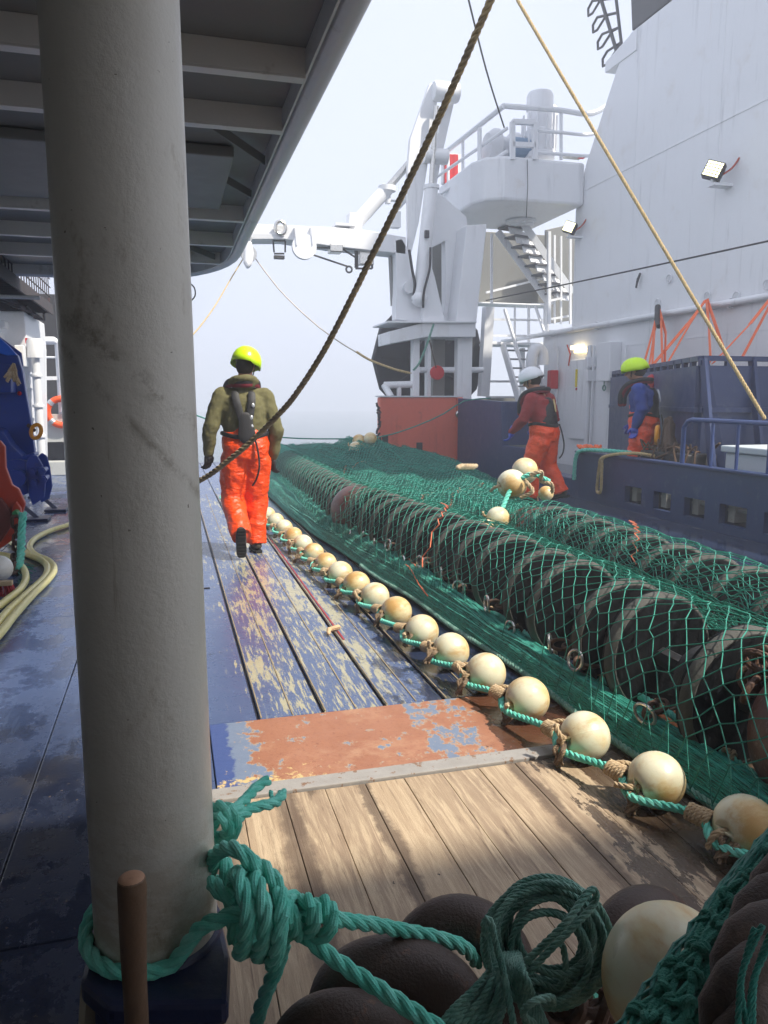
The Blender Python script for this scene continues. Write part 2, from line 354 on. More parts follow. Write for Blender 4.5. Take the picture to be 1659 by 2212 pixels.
# ---------------------------------------------------------------- setting: sea, deck
def deck_mats():
    q = NT('blue_steel_deck'); X, Y, Z = q.sep()
    base = q.mix(q.noise(1.3, 5), (.052, .082, .185), (.082, .12, .235))
    base = q.mix(q.ramp(q.noise(26, 6, .7, st=(1, .5, 1)), .62, .7), base, (.11, .15, .30))
    dark = q.ma('MULTIPLY', q.ramp(X, .15, -.15), q.ramp(q.ma('ADD', Y, q.noise(1.5, 5)), 4.6, 3.4))                                     # darker towards the near port side
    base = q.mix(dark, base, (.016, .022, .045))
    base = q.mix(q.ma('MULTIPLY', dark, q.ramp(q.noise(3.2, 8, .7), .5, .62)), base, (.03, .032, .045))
    base = q.mix(q.ma('MULTIPLY', dark, q.ramp(q.noise(60, 3, .6), .66, .72)), base, (.16, .12, .08))
    # worn primer showing through
    reg = q.ma('MULTIPLY', q.ma('MULTIPLY', q.ramp(X, .25, .55), q.ramp(X, 1.5, 1.0)), q.ramp(Y, 14, 8))
    n = q.noise(9, 10, .74, st=(1.9, .26, 1), dist=.2)
    big = q.noise(2.0, 5, .6, st=(1.8, .4, 1))
    sc = q.ma('ADD', q.ma('ADD', n, q.ma('MULTIPLY', big, .55)), q.ma('MULTIPLY', reg, .066))
    worn = q.ma('MULTIPLY', q.ramp(sc, .875, .90), q.ramp(q.noise(34, 7, .8, st=(1, .35, 1)), .36, .44))
    fine = q.ramp(q.ma('ADD', q.noise(38, 6, .75, st=(1.4, .10, 1)), q.ma('MULTIPLY', reg, .10)), .63, .655)
    spot = q.ramp(q.noise(30, 6, .75, loc=(4, 2, 9)), .66, .68)
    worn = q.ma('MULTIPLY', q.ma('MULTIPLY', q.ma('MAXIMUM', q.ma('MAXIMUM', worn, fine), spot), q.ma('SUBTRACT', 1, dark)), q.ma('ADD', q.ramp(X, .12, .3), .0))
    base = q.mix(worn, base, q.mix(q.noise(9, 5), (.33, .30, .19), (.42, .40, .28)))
    edge = q.ma('MULTIPLY', q.ramp(sc, .82, .87), q.ma('SUBTRACT', 1, worn))
    base = q.mix(q.ma('MULTIPLY', q.ma('MULTIPLY', edge, .55), q.ma('SUBTRACT', 1, dark)), base, (.09, .13, .24))
    wet = q.ramp(q.ma('ADD', q.ma('ADD', q.noise(2.6, 8, .72, st=(1, .7, 1)), q.ma('MULTIPLY', q.ramp(X, .9, 1.5), .30)), q.ma('MULTIPLY', q.ramp(X, .1, -.2), .12)), .60, .66)
    base = q.mix(q.ma('MULTIPLY', wet, q.ma('ADD', .35, q.ma('MULTIPLY', q.ramp(X, .1, .5), .4))), base, (.006, .008, .02))
    q.col(base)
    r = q.ma('ADD', q.ma('MULTIPLY', q.noise(14, 6, .7), .24), .17)
    q.rough(q.ma('SUBTRACT', r, q.ma('MULTIPLY', wet, .24)))
    q.bump(q.ma('ADD', q.ma('MULTIPLY', worn, -.25), q.noise(70, 5, .6)), .22, .004)
    deck = q.m
    q = NT('rusted_plate'); X, Y, Z = q.sep()
    b = q.mix(q.noise(5, 7, .65), (.25, .09, .042), (.43, .20, .115)); b = q.mix(q.ramp(q.noise(45, 6, .7), .56, .72), b, (.22, .075, .035))
    blx = (q.ma('ADD', q.noise(9, 9, .72, st=(1, .8, 1)), q.ma('ADD', q.ma('MULTIPLY', q.ramp(X, .36, .17), .30), q.ma('MULTIPLY', q.ma('MULTIPLY', q.ramp(X, .95, 1.05), q.ramp(X, 1.35, 1.2)), .11)))); bl = q.ramp(blx, .605, .625)
    b = q.mix(q.ma('MULTIPLY', q.ramp(q.noise(60, 8, .8, st=(1, .6, 1)), .55, .68), .6), b, (.16, .055, .03))
    b = q.mix(q.ma('MULTIPLY', q.ramp(q.noise(3, 6, .7, loc=(7, 0, 0)), .5, .7), .6), b, (.50, .30, .18))
    bo = q.ramp(blx, .588, .605); b = q.mix(q.ma('MULTIPLY', bo, .7), b, (.50, .42, .28))
    b = q.mix(bl, b, q.mix(q.noise(20, 5), (.13, .17, .26), (.19, .24, .33)))
    b = q.mix(q.ramp(q.ma('ADD', X, q.ma('MULTIPLY', q.noise(12, 7, .7), .12)), .262, .25), b, (.05, .085, .24))
    yl = q.ramp(q.ma('ADD', q.noise(22, 8, .75), q.ma('MULTIPLY', q.ma('MULTIPLY', q.ramp(X, .75, .45), q.ramp(Y, 2.92, 2.78)), .16)), .66, .70)
    b = q.mix(yl, b, (.60, .44, .20)); wet = q.ramp(q.ma('ADD', q.noise(4, 8, .7, st=(1, .5, 1)), q.ma('MULTIPLY', q.ramp(X, 1.1, 1.6), .35)), .66, .70)
    b = q.mix(q.ma('MULTIPLY', wet, .8), b, (.03, .012, .008)); q.col(b); q.rough(q.ma('SUBTRACT', q.ma('ADD', q.ma('MULTIPLY', q.noise(16, 5), .2), .34), q.ma('MULTIPLY', wet, .25)))
    q.bump(q.ma('ADD', q.noise(50, 6, .7), q.ma('MULTIPLY', bl, .3)), .35, .004); plate = q.m
    q = NT('worn_wood_planks'); X, Y, Z = q.sep()
    pid = q.ma('FLOOR', q.ma('MULTIPLY', q.ma('SUBTRACT', X, .03), 1 / .155)); wn = q.n('ShaderNodeTexWhiteNoise'); wn.noise_dimensions = '1D'; q.l(pid, wn.inputs['W'])
    b = q.mix(wn.outputs[0], (.42, .31, .205), (.31, .225, .155))
    g = q.noise(5.5, 8, .72, st=(6, .42, 1), dist=1.2); b = q.mix(q.ramp(g, .42, .66), b, (.54, .42, .285))
    g2 = q.noise(16, 8, .75, st=(5, .22, 1), dist=.6); b = q.mix(q.ma('MULTIPLY', q.ramp(g2, .54, .70), .75), b, (.10, .055, .035))
    b = q.mix(q.ma('MULTIPLY', q.ramp(q.noise(2.3, 7, .7, st=(2.6, .5, 1), loc=(2.4, 0, 0)), .58, .68), .8), b, (.075, .05, .035))
    b = q.mix(q.ramp(q.noise(34, 3, .5, st=(1, .55, 1)), .73, .76), b, (.03, .018, .015))
    pr = q.ma('ABSOLUTE', q.ma('SUBTRACT', q.ma('FRACT', q.ma('MULTIPLY', q.ma('SUBTRACT', X, .03), 1 / .155)), .5))
    b = q.mix(q.ma('MULTIPLY', q.ramp(q.ma('ADD', pr, q.ma('MULTIPLY', q.noise(6, 6, .7), .16)), .55, .61), .5), b, (.07, .045, .035))
    for xs, ws in ((.355, .05), (.66, .028), (1.28, .035)):
        dd = q.ma('SUBTRACT', 1, q.ramp(q.ma('ABSOLUTE', q.ma('SUBTRACT', q.ma('ADD', X, q.ma('MULTIPLY', q.ma('SUBTRACT', q.noise(3, 7, .7, loc=(xs, 0, 0)), .5), .16)), xs)), ws * .5, ws * 1.3))
        b = q.mix(q.ma('MULTIPLY', dd, .72), b, (.085, .055, .04))
    wet = q.ramp(q.ma('ADD', q.noise(4.2, 8, .72, st=(2.0, .55, 1)), q.ma('MULTIPLY', q.ramp(X, 1.05, 1.7), .34)), .69, .705)
    b = q.mix(q.ma('MULTIPLY', wet, .80), b, (.035, .018, .012)); q.col(b)
    q.rough(q.ma('SUBTRACT', q.ma('ADD', q.ma('MULTIPLY', q.noise(12, 5), .25), .5), q.ma('MULTIPLY', wet, .35)))
    q.bump(q.ma('ADD', g2, q.ma('MULTIPLY', q.noise(90, 5, .7, st=(1, .2, 1)), .5)), .45, .005); wood = q.m
    q = NT('zinc_strip'); b = q.mix(q.noise(12, 7, .7), (.24, .22, .20), (.40, .385, .37)); b = q.mix(q.ramp(q.noise(25, 7, .7), .58, .62), b, (.22, .13, .08)); q.col(b); q.rough(.5); q.bump(q.noise(60, 4), .3, .004)
    return deck, plate, wood, q.m
DECK, PLATE, WOOD, ZINC = deck_mats()
def grid(name, x0, x1, y0, y1, z, nx, ny, m):
    b = MB(); vs = [(x0 + (x1 - x0) * i / nx, y0 + (y1 - y0) * j / ny, z) for j in range(ny + 1) for i in range(nx + 1)]
    b.add(vs, [(j * (nx + 1) + i, j * (nx + 1) + i + 1, (j + 1) * (nx + 1) + i + 1, (j + 1) * (nx + 1) + i) for j in range(ny) for i in range(nx)], False); return b.build(name, m)
q = NT('sea_water'); q.col((.05, .085, .10)); q.rough(.22); q.bump(q.ma('ADD', q.noise(.35, 6, .6), q.ma('MULTIPLY', q.noise(1.8, 5, .6), .3)), 1.0, .5)
sea = setting(grid('sea', -395, 395, -395, 395, -5.0, 4, 4, q.m))
# ship deck slab with side edges; the steel plates and planks lie on it
b = MB(); b.bb((-6, -4, -.6), (9.2, 18.2, -.016)); setting(b.build('deck', paint('deck_slab', (.02, .025, .05), .5)), None)
b = MB()
GX = [-6, -4.2, -2.9, -1.6, -.55, .04, .34, .64, .94, 1.24, 1.54, 1.84, 2.6, 3.4, 4.2, 5.0, 5.7, 7.2, 9.1]
for i in range(len(GX) - 1):
    g = .008 if .2 < GX[i] < 2 else .003; g2 = .008 if .2 < GX[i + 1] < 2 else .003
    ys = [3.36, 7.9, 12.2, 18.1] if GX[i] >= .04 else [-4, -1.2, 2.05, 5.4, 9.2, 13.4, 18.1]
    for k in range(len(ys) - 1):
        b.bb((GX[i] + g, ys[k] + (.004 if k else .003), -.014), (GX[i + 1] - g2, ys[k + 1] - .002, 0))
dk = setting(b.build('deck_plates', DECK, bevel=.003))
b = MB(); b.bb((.12, 2.755, -.014), (3.4, 3.352, .004)); setting(b.build('rusted_deck_plate', PLATE, bevel=.003))
b = MB(); b.bb((.045, 2.665, -.014), (3.4, 2.75, .012)); setting(b.build('metal_edging_strip', ZINC, bevel=.004))
b = MB(); b.bb((.045, 2.76, -.014), (.115, 3.352, .0)); setting(b.build('deck_plate_edge', DECK))
b = MB(); x = .045; k = 0
while x < 3.3:
    w_ = .155; b.bb((x + .0012, -4, -.014), (min(x + w_, 3.4) - .0012, 2.66, .0008 * ((k * 7) % 3 - 1))); x += w_; k += 1
b.bb((3.41, -4, -.014), (9.1, 2.66, -.002)); b.bb((3.41, 2.67, -.014), (9.1, 3.352, 0))
setting(b.build('wooden_deck', WOOD, bevel=.0022))
# weld beads beside the grooves and a painted red line
b = MB()
for x in (.355, .655, .955, 1.255, .50, .80, 1.10, 1.40): b.bb((x - .003, 3.37, .0), (x + .003, 12, .0035))
setting(b.build('deck_weld_seams', paint('weld_seam', (.30, .24, .15), .6, .3, (.1, .12, .2), .7, 20, bump=.6)))
b = MB(); b.bb((.966, 4.4, .0005), (.978, 8.4, .004)); setting(b.build('deck_line_marking', paint('red_line', (.32, .03, .03), .5, .2, (.08, .1, .25), .8, 9)))
# ---------------------------------------------------------------- pillar
PX, PY = -.066, 1.55; PR = .1245
def pillar_mat():
    q = NT('pillar_paint'); X, Y, Z = q.sep()
    b = q.mix(q.noise(2.0, 5, .6), (.50, .48, .425), (.58, .56, .50))
    st = q.ramp(q.ma('ADD', q.noise(5.5, 9, .75, st=(1, 1, .55), loc=(2, 1, 3)), 0), .56, .70)
    b = q.mix(q.ma('MULTIPLY', st, .75), b, (.20, .15, .09))
    # a diagonal rope burn half way up the post
    d = q.ma('ABSOLUTE', q.ma('SUBTRACT', q.ma('ADD', Z, q.ma('MULTIPLY', X, .9)), 1.50)); d2 = q.ma('ABSOLUTE', q.ma('SUBTRACT', q.ma('ADD', Z, q.ma('MULTIPLY', X, 1.2)), 1.41))
    sc = q.ma('MULTIPLY', q.ma('MAXIMUM', q.ramp(d, .035, .0), q.ramp(d2, .02, 0)), q.ramp(q.noise(14, 8, .8), .45, .6))
    b = q.mix(q.ma('MULTIPLY', sc, .6), b, (.16, .13, .09))
    low = q.ma('MULTIPLY', q.ramp(Z, .75, .15), q.ramp(q.noise(9, 8, .75, st=(1, 1, 2.2)), .40, .56))
    b = q.mix(q.ma('MULTIPLY', low, .7), b, (.26, .18, .08))
    b = q.mix(q.ramp(q.noise(70, 3, .6), .72, .76), b, (.12, .10, .07)); b = q.mix(q.ma('MULTIPLY', q.ramp(q.noise(8, 7, .8, st=(2.2, 2.2, .14), loc=(3, 3, 3)), .58, .70), .55), b, (.24, .19, .12)); b = q.mix(q.ramp(q.noise(22, 7, .8, loc=(9, 1, 1)), .70, .72), b, (.17, .11, .07)); q.col(b); q.rough(q.ma('ADD', q.ma('MULTIPLY', q.noise(10, 5), .2), .24))
    q.bump(q.ma('ADD', q.noise(55, 6, .65), q.ma('MULTIPLY', q.noise(14, 4), .6)), .32, .006); return q.m
t = thing('deck_pillar', 'thick grey-white painted steel pillar with scuffs and rope burns, on a navy pedestal in the left foreground', 'pillar', (PX, PY, 0))
b = MB(); b.lathe([(PR * (1 - .06 * (z_ - .33) / 2.8), z_) for z_ in np.linspace(.33, 3.14, 12)], (PX, PY, 0), n=72); b.v = [(x_ - .003 * (z_ - .33), y_, z_) for x_, y_, z_ in b.v]; b.build('column', pillar_mat(), t)
b = MB()
# weld fillet at the foot
b.torus((PX, PY, .336), PR + .002, .010, n=48, m=8); b.build('weld_collar', NAVY, t)
b = MB(); P = [A(u, v, Z=.335) for u, v in ((497, 2062), (466, 1925), (215, 1940), (172, 2118), (232, 2172), (492, 2168))]
b.prism(P, (0, 0, -.05)); o = b.build('pedestal_plate', NAVY, t, bevel=.012)
b = MB(); P = [V((p.x * .86 + PX * .14, p.y * .86 + PY * .14, .285)) for p in P]; b.prism(P, (0, 0, -.30)); b.build('pedestal', NAVY, t, bevel=.012)
b = MB(); b.bar(A(200, 2120, Z=.28), A(185, 2330, Z=.0), .035, .03); b.build('brace', CREAMP := paint('cream_paint', (.42, .38, .28), .5, .1, (.1, .08, .1), .5, 6), t)

# ---------------------------------------------------------------- deck above
t = thing('upper_deck', 'grey-white underside of the upper deck with cross beams and rounded edge, top left', 'deck overhead')
XE = .79
out = [V((XE, -3, 3.05)), V((XE, 3, 3.05)), V((XE, 8.2, 3.05))] + [V((-.6 + (XE + .6) * math.cos(a), 8.9 + 2.05 * math.sin(a), 3.05)) for a in [R_(x) for x in range(0, 91, 9)]] + [V((-2.5, 10.95, 3.05)), V((-6, 10.95, 3.05))]
b = MB(); b.tube(out, .062, 14, upv=(0, 0, 1)); b.build('rounded_edge', WHITE2, t)
inner = [p.copy() for p in out]
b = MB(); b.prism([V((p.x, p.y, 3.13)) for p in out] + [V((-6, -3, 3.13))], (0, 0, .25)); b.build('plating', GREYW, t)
b = MB()
for i in range(len(out) - 1):
    p, q_ = out[i], out[i + 1]; n_ = V((0, 0, 1)).cross(q_ - p).normalized() * .075
    b.bar(p + n_ + V((0, 0, .03)), q_ + n_ + V((0, 0, .03)), .012, .14)
b.build('edge_plate', BEAM, t)
for y, h in ((.5, .13), (1.3, .13), (2.2, .13), (3.05, .13), (3.95, .13), (4.75, .12), (7.15, .12), (8.3, .12), (9.4, .12)):
    b = MB(); xe = XE - .085 if y < 8.5 else -.6 + (XE + .6) * math.sqrt(max(0, 1 - ((y - 8.9) / 2.05) ** 2)) - .1
    b.bb((-6, y, 3.13 - h), (xe, y + .012, 3.128)); b.bb((-6, y, 3.13 - h - .012), (xe, y + .07, 3.13 - h - .001)); b.build('beam', BEAM, t, bevel=.002)
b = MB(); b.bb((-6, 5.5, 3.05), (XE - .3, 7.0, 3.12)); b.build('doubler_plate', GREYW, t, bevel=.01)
for y in (2.35, 5.0, 5.9, 9.0):
    b = MB(); b.bar((XE - .55, y - .05, 3.11), (XE - .09, y + .55, 3.06), .008, .06); b.build('bracket', GREYW, t)
# added, unseen: a ledge shading the pillar and a platform shading the nearest gear
b = MB(); b.bb((XE + .07, -.3, 3.0), (1.95, 1.08, 3.2)); b.build('shade_ledge', GREYW, t)
t = thing('shade_platform', 'added unseen white platform high behind the camera, shading the nearest gear', 'platform', (4, -3, 6))
b = MB(); b.bb((1.3, -5, 6.0), (6.6, -.95, 6.2)); b.bb((1.3, -.90, 6.0), (2.9, -.70, 6.1)); b.build('shade_plate', WHITE, t)
t = thing('shade_walls', 'added unseen grey walls to port and behind the camera, dimming the foreground', 'bulkhead', (-3.3, 1, 0))  # added walls out of view that hold sky light off the foreground
b = MB(); b.bb((-3.4, -3.2, 0), (-3.25, 6.6, 3.12)); b.bb((-3.24, -3.2, 0), (4.6, -3.05, 3.1)); b.build('wall_panel', paint('shade_wall_grey', (.55, .54, .50), .6), t)
# ---------------------------------------------------------------- port side gear
t = thing('cable_catwalk', 'long rusty grated catwalk with a thin rail hung under the upper deck, far left', 'catwalk', (-1.85, 9, 2.9))
z0 = 2.98
b = MB(); b.bb((-2.5, 7.0, z0 - .09), (-1.84, 14.2, z0 - .05))
for i in range(40): b.bb((-2.5, 7 + i * .18, z0 - .13), (-1.84, 7.03 + i * .18, z0 - .088))
b.build('grating', CATW, t)
b = MB(); b.bar((-1.81, 7, z0 - .06), (-1.81, 14.2, z0 - .06), .03, .16); b.bar((-2.52, 7, z0 - .08), (-2.52, 14.2, z0 - .08), .03, .12); b.build('side_beam', CATW, t)
b = MB()
for i in range(34): y = 7.05 + i * .21; b.bar((-1.82, y, z0), (-1.82, y, z0 + .44), .014, .014, (0, 1, 0))
for h in (.14, .30, .44): b.bar((-1.82, 7, z0 + h), (-1.82, 14.2, z0 + h), .014, .014)
b.build('railing', CATW, t)
b = MB()
for i in range(26):
    y = 7.2 + i * .27; b.tube([(-2.1 + rnd.uniform(-.3, .2), y, z0 - .14), (-1.95, y + .3, z0 - .22 - rnd.random() * .05), (-2.2, y + .7, z0 - .15)], .02, 5)
b.build('hanging_cables', CATW, t)
t = thing('support_pipe', 'pale horizontal pipe crossing under the rusty catwalk at the left edge', 'pipe', A(0, 640, Y=9.6))
b = MB(); b.tube([A(-60, 639, Y=9.6), A(86, 643, Y=9.6)], .022, 10); b.build('pipe_body', WHITE2, t)
t = thing('deck_house', 'white deck house with capped pipes behind the blue winch at the left edge', 'deck house', (-2.9, 13.6, 0))
b = MB(); P = [A(u, v, Y=13) for u, v in ((-80, 672), (52, 672), (58, 742), (62, 1010), (-80, 1010))]; b.prism(P, (0, 2.0, 0)); b.build('wall', WHITE, t, bevel=.02)
b = MB(); b.bb(A(-10, 690, Y=12.6), A(20, 712, Y=12.9)); b.bb(A(-10, 716, Y=12.6), A(14, 790, Y=12.95)); b.build('vent_box', WHITE, t, bevel=.015)
b = MB(); b.bb(A(30, 745, Y=12.4), A(67, 795, Y=12.9)); b.build('junction_box', WHITE, t, bevel=.015)
b = MB(); b.bb(A(23, 758, Y=12.3), A(36, 768, Y=12.34)); b.build('lamp', LITW, t)
b = MB(); b.bb(A(54, 730, Y=12.9), A(61, 742, Y=12.95)); b.build('red_marking', REDM, t)
for i, (u, v0, r) in enumerate(((76, 770, .075), (58, 800, .06), (44, 800, .05))):
    b = MB(); a = A(u, v0, Y=12.6 + i * .2); b.tube([a, V((a.x, a.y, 0))], r * .8, 14); b.lathe([(r * 1.5, -.02), (r * 1.5, .22), (r * 1.2, .26)], a, n=18)
    for k in range(4): b.lathe([(r * 1.1, 0), (r * 1.15, .02), (r * 1.1, .04)], (a.x, a.y, a.z - .3 - k * .45), n=16)
    b.build('vent_pipe', WHITE, t)
b = MB(); b.bb(A(56, 885, Y=12.25), A(59, 925, Y=12.27)); b.build('red_sign', REDM, t)
t = thing('stern_bulkhead', 'white low bulkhead with tubular rail beyond the winch, seen left of the pillar', 'bulkhead', (-2, 16, 0))
b = MB(); b.bb((-3.6, 16, .62), (-.5, 16.1, 1.16)); b.bb((-3.6, 15.75, 0), (-.5, 16.1, .26)); b.build('panel', paint('bulkhead_cream', (.5, .51, .48), .5, .06, (.3, .27, .2), .4, 2), t, bevel=.01)
b = MB(); b.bb((-3.6, 16.25, .26), (-.5, 16.35, .62)); b.build('gap_back', DARKG, t)
b = MB(); a = A(78, 736, Y=16); c = A(116, 736, Y=16); b.tube([a, c, c + V((.1, 0, -.05)), V((c.x + .1, c.y, 1.2))], .075, 12); b.tube([A(78, 772, Y=16) , A(122, 772, Y=16)], .02, 8)
for u in (80, 121): b.tube([A(u, 740, Y=16.1), V((A(u, 740, Y=16.1).x, 16.1, 1.15))], .03, 8)
b.bar(A(78, 817, Y=16), A(135, 817, Y=16), .07, .07); b.build('rail', WHITE, t)
t = thing('dark_grey_bulkhead', 'tall dark grey steel plate standing behind the white rail at far left', 'bulkhead', (-2, 18, 0))
b = MB(); b.bb(A(70, 1015, Y=17.9), A(190, 640, Y=18.05)); b.build('plate', DARKG, t)
t = thing('life_ring', 'orange life ring with pale bands hung on the low white bulkhead', 'life ring', A(130, 890, Y=15.93))
b = MB(); c = A(133, 890, Y=15.93); b.torus(c, .25, .062, Euler((PI / 2, 0, 0)), 32, 12); b.build('ring', paint('orange_ring', (.85, .1, .02), .5), t)
for k in range(4):
    a = PI / 4 + k * PI / 2; b = MB(); m = Euler((0, 0, 0)).to_matrix()
    pts = [c + V((.25 * math.cos(a + d), 0, .25 * math.sin(a + d))) for d in (-.16, 0, .16)]; b.tube(pts, .066, 12); b.build('band', REFL, t)
t = thing('lifebuoy_sign', 'small green square sign with a white ring emblem on the low bulkhead', 'sign', A(102, 876, Y=15.98))
b = MB(); b.bb(A(96, 868, Y=15.98), A(108, 885, Y=15.99)); b.build('sign_plate', GREENM, t)
b = MB(); b.torus(A(102, 876.5, Y=15.975), .035, .012, Euler((PI / 2, 0, 0)), 20, 6); b.build('ring_emblem', WHITE, t)
# winch frame
t = thing('blue_winch', 'bright blue winch frame with curved side plate and bolted hinge plates, left of the pillar', 'winch', (-1.9, 9.9, 0))
Yw = 9.6
def poly(px, Y, d, name, m, par, bevel=.01):
    b = MB(); b.prism([A(u, v, Y=Y) for u, v in px], (0, d, 0)); return b.build(name, m, par, bevel=bevel)
poly([(-60, 690), (0, 735), (38, 768), (48, 800), (56, 850), (66, 905), (72, 955), (79, 1008), (50, 1012), (20, 960), (0, 925), (-60, 900)], Yw, .12, 'side_plate', BLUE2, t)
poly([(-60, 780), (24, 788), (24, 848), (-60, 850)], Yw - .35, .3, 'cross_box', BLUE2, t)
poly([(-60, 915), (5, 930), (25, 962), (48, 985), (74, 978), (76, 985), (40, 1010), (42, 1060), (-60, 1062)], Yw - .3, .28, 'lower_frame', BLUE2, t)
poly([(55, 1000), (66, 982), (80, 985), (92, 1005), (98, 1045), (96, 1075), (70, 1092), (62, 1070)], Yw - .45, .035, 'hinge_plate', BLUE2, t)
poly([(80, 988), (90, 978), (101, 985), (108, 1010), (113, 1050), (106, 1078), (88, 1086), (84, 1060)], Yw - .1, .035, 'hinge_plate', BLUE2, t)
b = MB(); c = A(38, 1032, Y=Yw - .42); b.lathe([(.20, 0), (.20, .3)], c, 'Y', 30); b.lathe([(.10, -.12), (.10, .02)], c, 'Y', 24); b.build('bearing_housing', BLUE2, t)
for u, v in ((70, 1020), (72, 1043), (89, 1018), (92, 1036)):
    b = MB(); c = A(u, v, Y=Yw - .52); b.lathe([(.028, 0), (.028, .34)], c, 'Y', 14); b.lathe([(.045, .03), (.045, .07)], c, 'Y', 6); b.build('pin', BLUE2, t)
b = MB()
for u, v in ((82, 1120), (122, 1100), (84, 1072)): c = A(u, v, Z=.02); b.box(c, (.26, .3, .03)); b.bar(c + V((-.35, .2, .3)), c, .02, .05)
b.build('foot_plate', NAVY, t, bevel=.004)
b = MB(); c = A(42, 850, Y=Yw - .02); b.ball(c, .025, 10); b.build('red_button', REDM, t)
b = MB(); b.prism([A(u, v, Y=Yw + .6) for u, v in ((-60, 700), (0, 728), (46, 762), (50, 790), (40, 800), (-60, 760))], (0, .05, 0)); b.build('back_rail', BLUE2, t, bevel=.01)
t = thing('blue_tarpaulin', 'bright blue tarpaulin edge draped over the winch top at far left', 'tarpaulin', A(0, 750, Y=Yw - .1))
poly([(-60, 700), (0, 730), (20, 748), (36, 767), (14, 768), (-60, 745)], Yw - .1, .06, 'sheet', TARP, t)
t = thing('yellow_shackle_hook', 'amber sling hook hanging from the edge of the blue winch', 'hook', A(77, 935, Y=Yw - .15))
b = MB(); b.torus(A(78, 932, Y=Yw - .15), .052, .022, Euler((PI / 2, .3, 0)), 20, 10, (1, 1.5)); b.build('hook_body', YEL2, t)
b = MB(); b.tube([A(60, 918, Y=Yw - .1), A(70, 925, Y=Yw - .12), A(74, 930, Y=Yw - .15)], .022, 8); b.build('link', RUSTC, t)
t = thing('frayed_rope_end', 'frayed tan rope end lying on the blue winch crossbar', 'rope end', A(24, 800, Y=Yw - .4))
b = MB()
for i in range(14): a = A(30, 785, Y=Yw - .38); b.tube([a, a + V((rnd.uniform(-.06, .03), 0, -.08)), a + V((rnd.uniform(-.12, .05), rnd.uniform(-.03, .0), rnd.uniform(-.26, -.12)))], .014, 5)
b.build('strands', TAN, t)
# red brake drum
t = thing('red_winch_drum', 'orange-red angular winch flange with a lug, at the left edge of the photo', 'winch drum', (-1.75, 8, 0))
poly([(-90, 940), (0, 952), (10, 965), (12, 1010), (26, 1048), (40, 1056), (54, 1088), (46, 1118), (30, 1165), (0, 1186), (-90, 1200)], 7.7, .07, 'flange', ORED, t)
poly([(-90, 1075), (0, 1075), (25, 1110), (22, 1140), (0, 1172), (-90, 1180)], 7.62, .07, 'drum_face', paint('dull_red', (.16, .03, .02), .55, .2), t)
poly([(26, 1095), (34, 1084), (44, 1098), (46, 1112), (36, 1122), (26, 1118)], 7.6, .08, 'lug', ORED, t, .008)
b = MB(); b.lathe([(.022, 0), (.028, .02), (.028, .1), (.018, .12)], A(32, 1110, Y=7.5), 'Y', 12); b.build('green_pin', paint('green_pin', (.03, .25, .08), .5), t)
def chain(name, label, path, r, n, m, par=None, group=None):
    P = spline(path, .004); L = [0]
    for i in range(1, len(P)): L.append(L[-1] + (P[i] - P[i - 1]).length)
    pitch = r * 5.2; b = MB(); k = 0; d = 0
    while d < L[-1] - pitch * .6:
        i = min(range(len(L)), key=lambda q: abs(L[q] - d)); j = min(range(len(L)), key=lambda q: abs(L[q] - d - pitch))
        if i == j: break
        a, c = P[i], P[j]; dr = (c - a).normalized(); u = dr.orthogonal().normalized(); u = Quaternion(dr, (PI / 2) * (k % 2) + .4) @ u
        mid = (a + c) / 2; pts = []
        for q in range(16):
            an = 2 * PI * q / 16; pts.append(mid + dr * (math.cos(an) * r * 2.0 + (r * 1.4 if math.cos(an) > 0 else -r * 1.4)) + u * math.sin(an) * r * 2.2)
        b.tube(pts, r, 8, closed=True); d += pitch; k += 1
    return b
t = thing('rusty_chain', 'short rusty chain hanging from the red winch flange to the deck at left', 'chain', A(36, 1130, Y=7.5))
chain('c', '', [A(34, 1118, Y=7.45), A(38, 1160, Y=7.4), A(36, 1200, Y=7.2), A(26, 1235, Z=.03)], .016, 0, None).build('links', RUSTC, t)
o = MB().rope([A(50, 1108, Y=7.4), A(47, 1150, Y=7.3), A(45, 1200, Y=7.1), A(38, 1228, Z=.04), A(20, 1222, Z=.04), A(-20, 1212, Z=.04)], .035).build('green_rope_tail', GROPE)
tag(o, 'bright green rope hanging beside the rusty chain at the left edge', 'rope')
b = MB()
for i in range(9): a = A(30 + rnd.random() * 14, 1228, Z=.02); c = A(72 + rnd.uniform(-8, 8), 1222 + i * 4, Z=.015); b.tube([a, a.lerp(c, .5) + V((0, rnd.uniform(-.1, .1), .01)), c], .004, 4)
o = b.build('frayed_green_twine', GNET); tag(o, 'wisps of frayed green twine on the wet deck next to the hoses', 'twine')
t = thing('white_float', 'glossy white ball float on the deck at the left edge above a red brush', 'float', A(0, 1228, Z=.1))
b = MB(); b.ball(A(-2, 1228, Z=.11), .105, 24); b.build('ball', paint('white_plastic', (.8, .8, .76), .3), t)
t = thing('deck_brush', 'deck brush head with red bristles below the white float, left edge', 'brush', A(8, 1262, Z=.05))
b = MB(); c = A(0, 1260, Z=.10); b.box(c, (.17, .06, .035)); b.build('brush_block', PALEW, t, bevel=.004)
b = MB()
for i in range(60): a = c + V((rnd.uniform(-.08, .08), rnd.uniform(-.025, .025), -.01)); b.tube([a, a + V((rnd.uniform(-.02, .02) + (a.x - c.x) * .25, rnd.uniform(-.02, .02), -.095))], .004, 4)
b.build('bristles', BRISTLE, t)
def H(*px): return [A(u, v, Z=.03) for u, v in px]
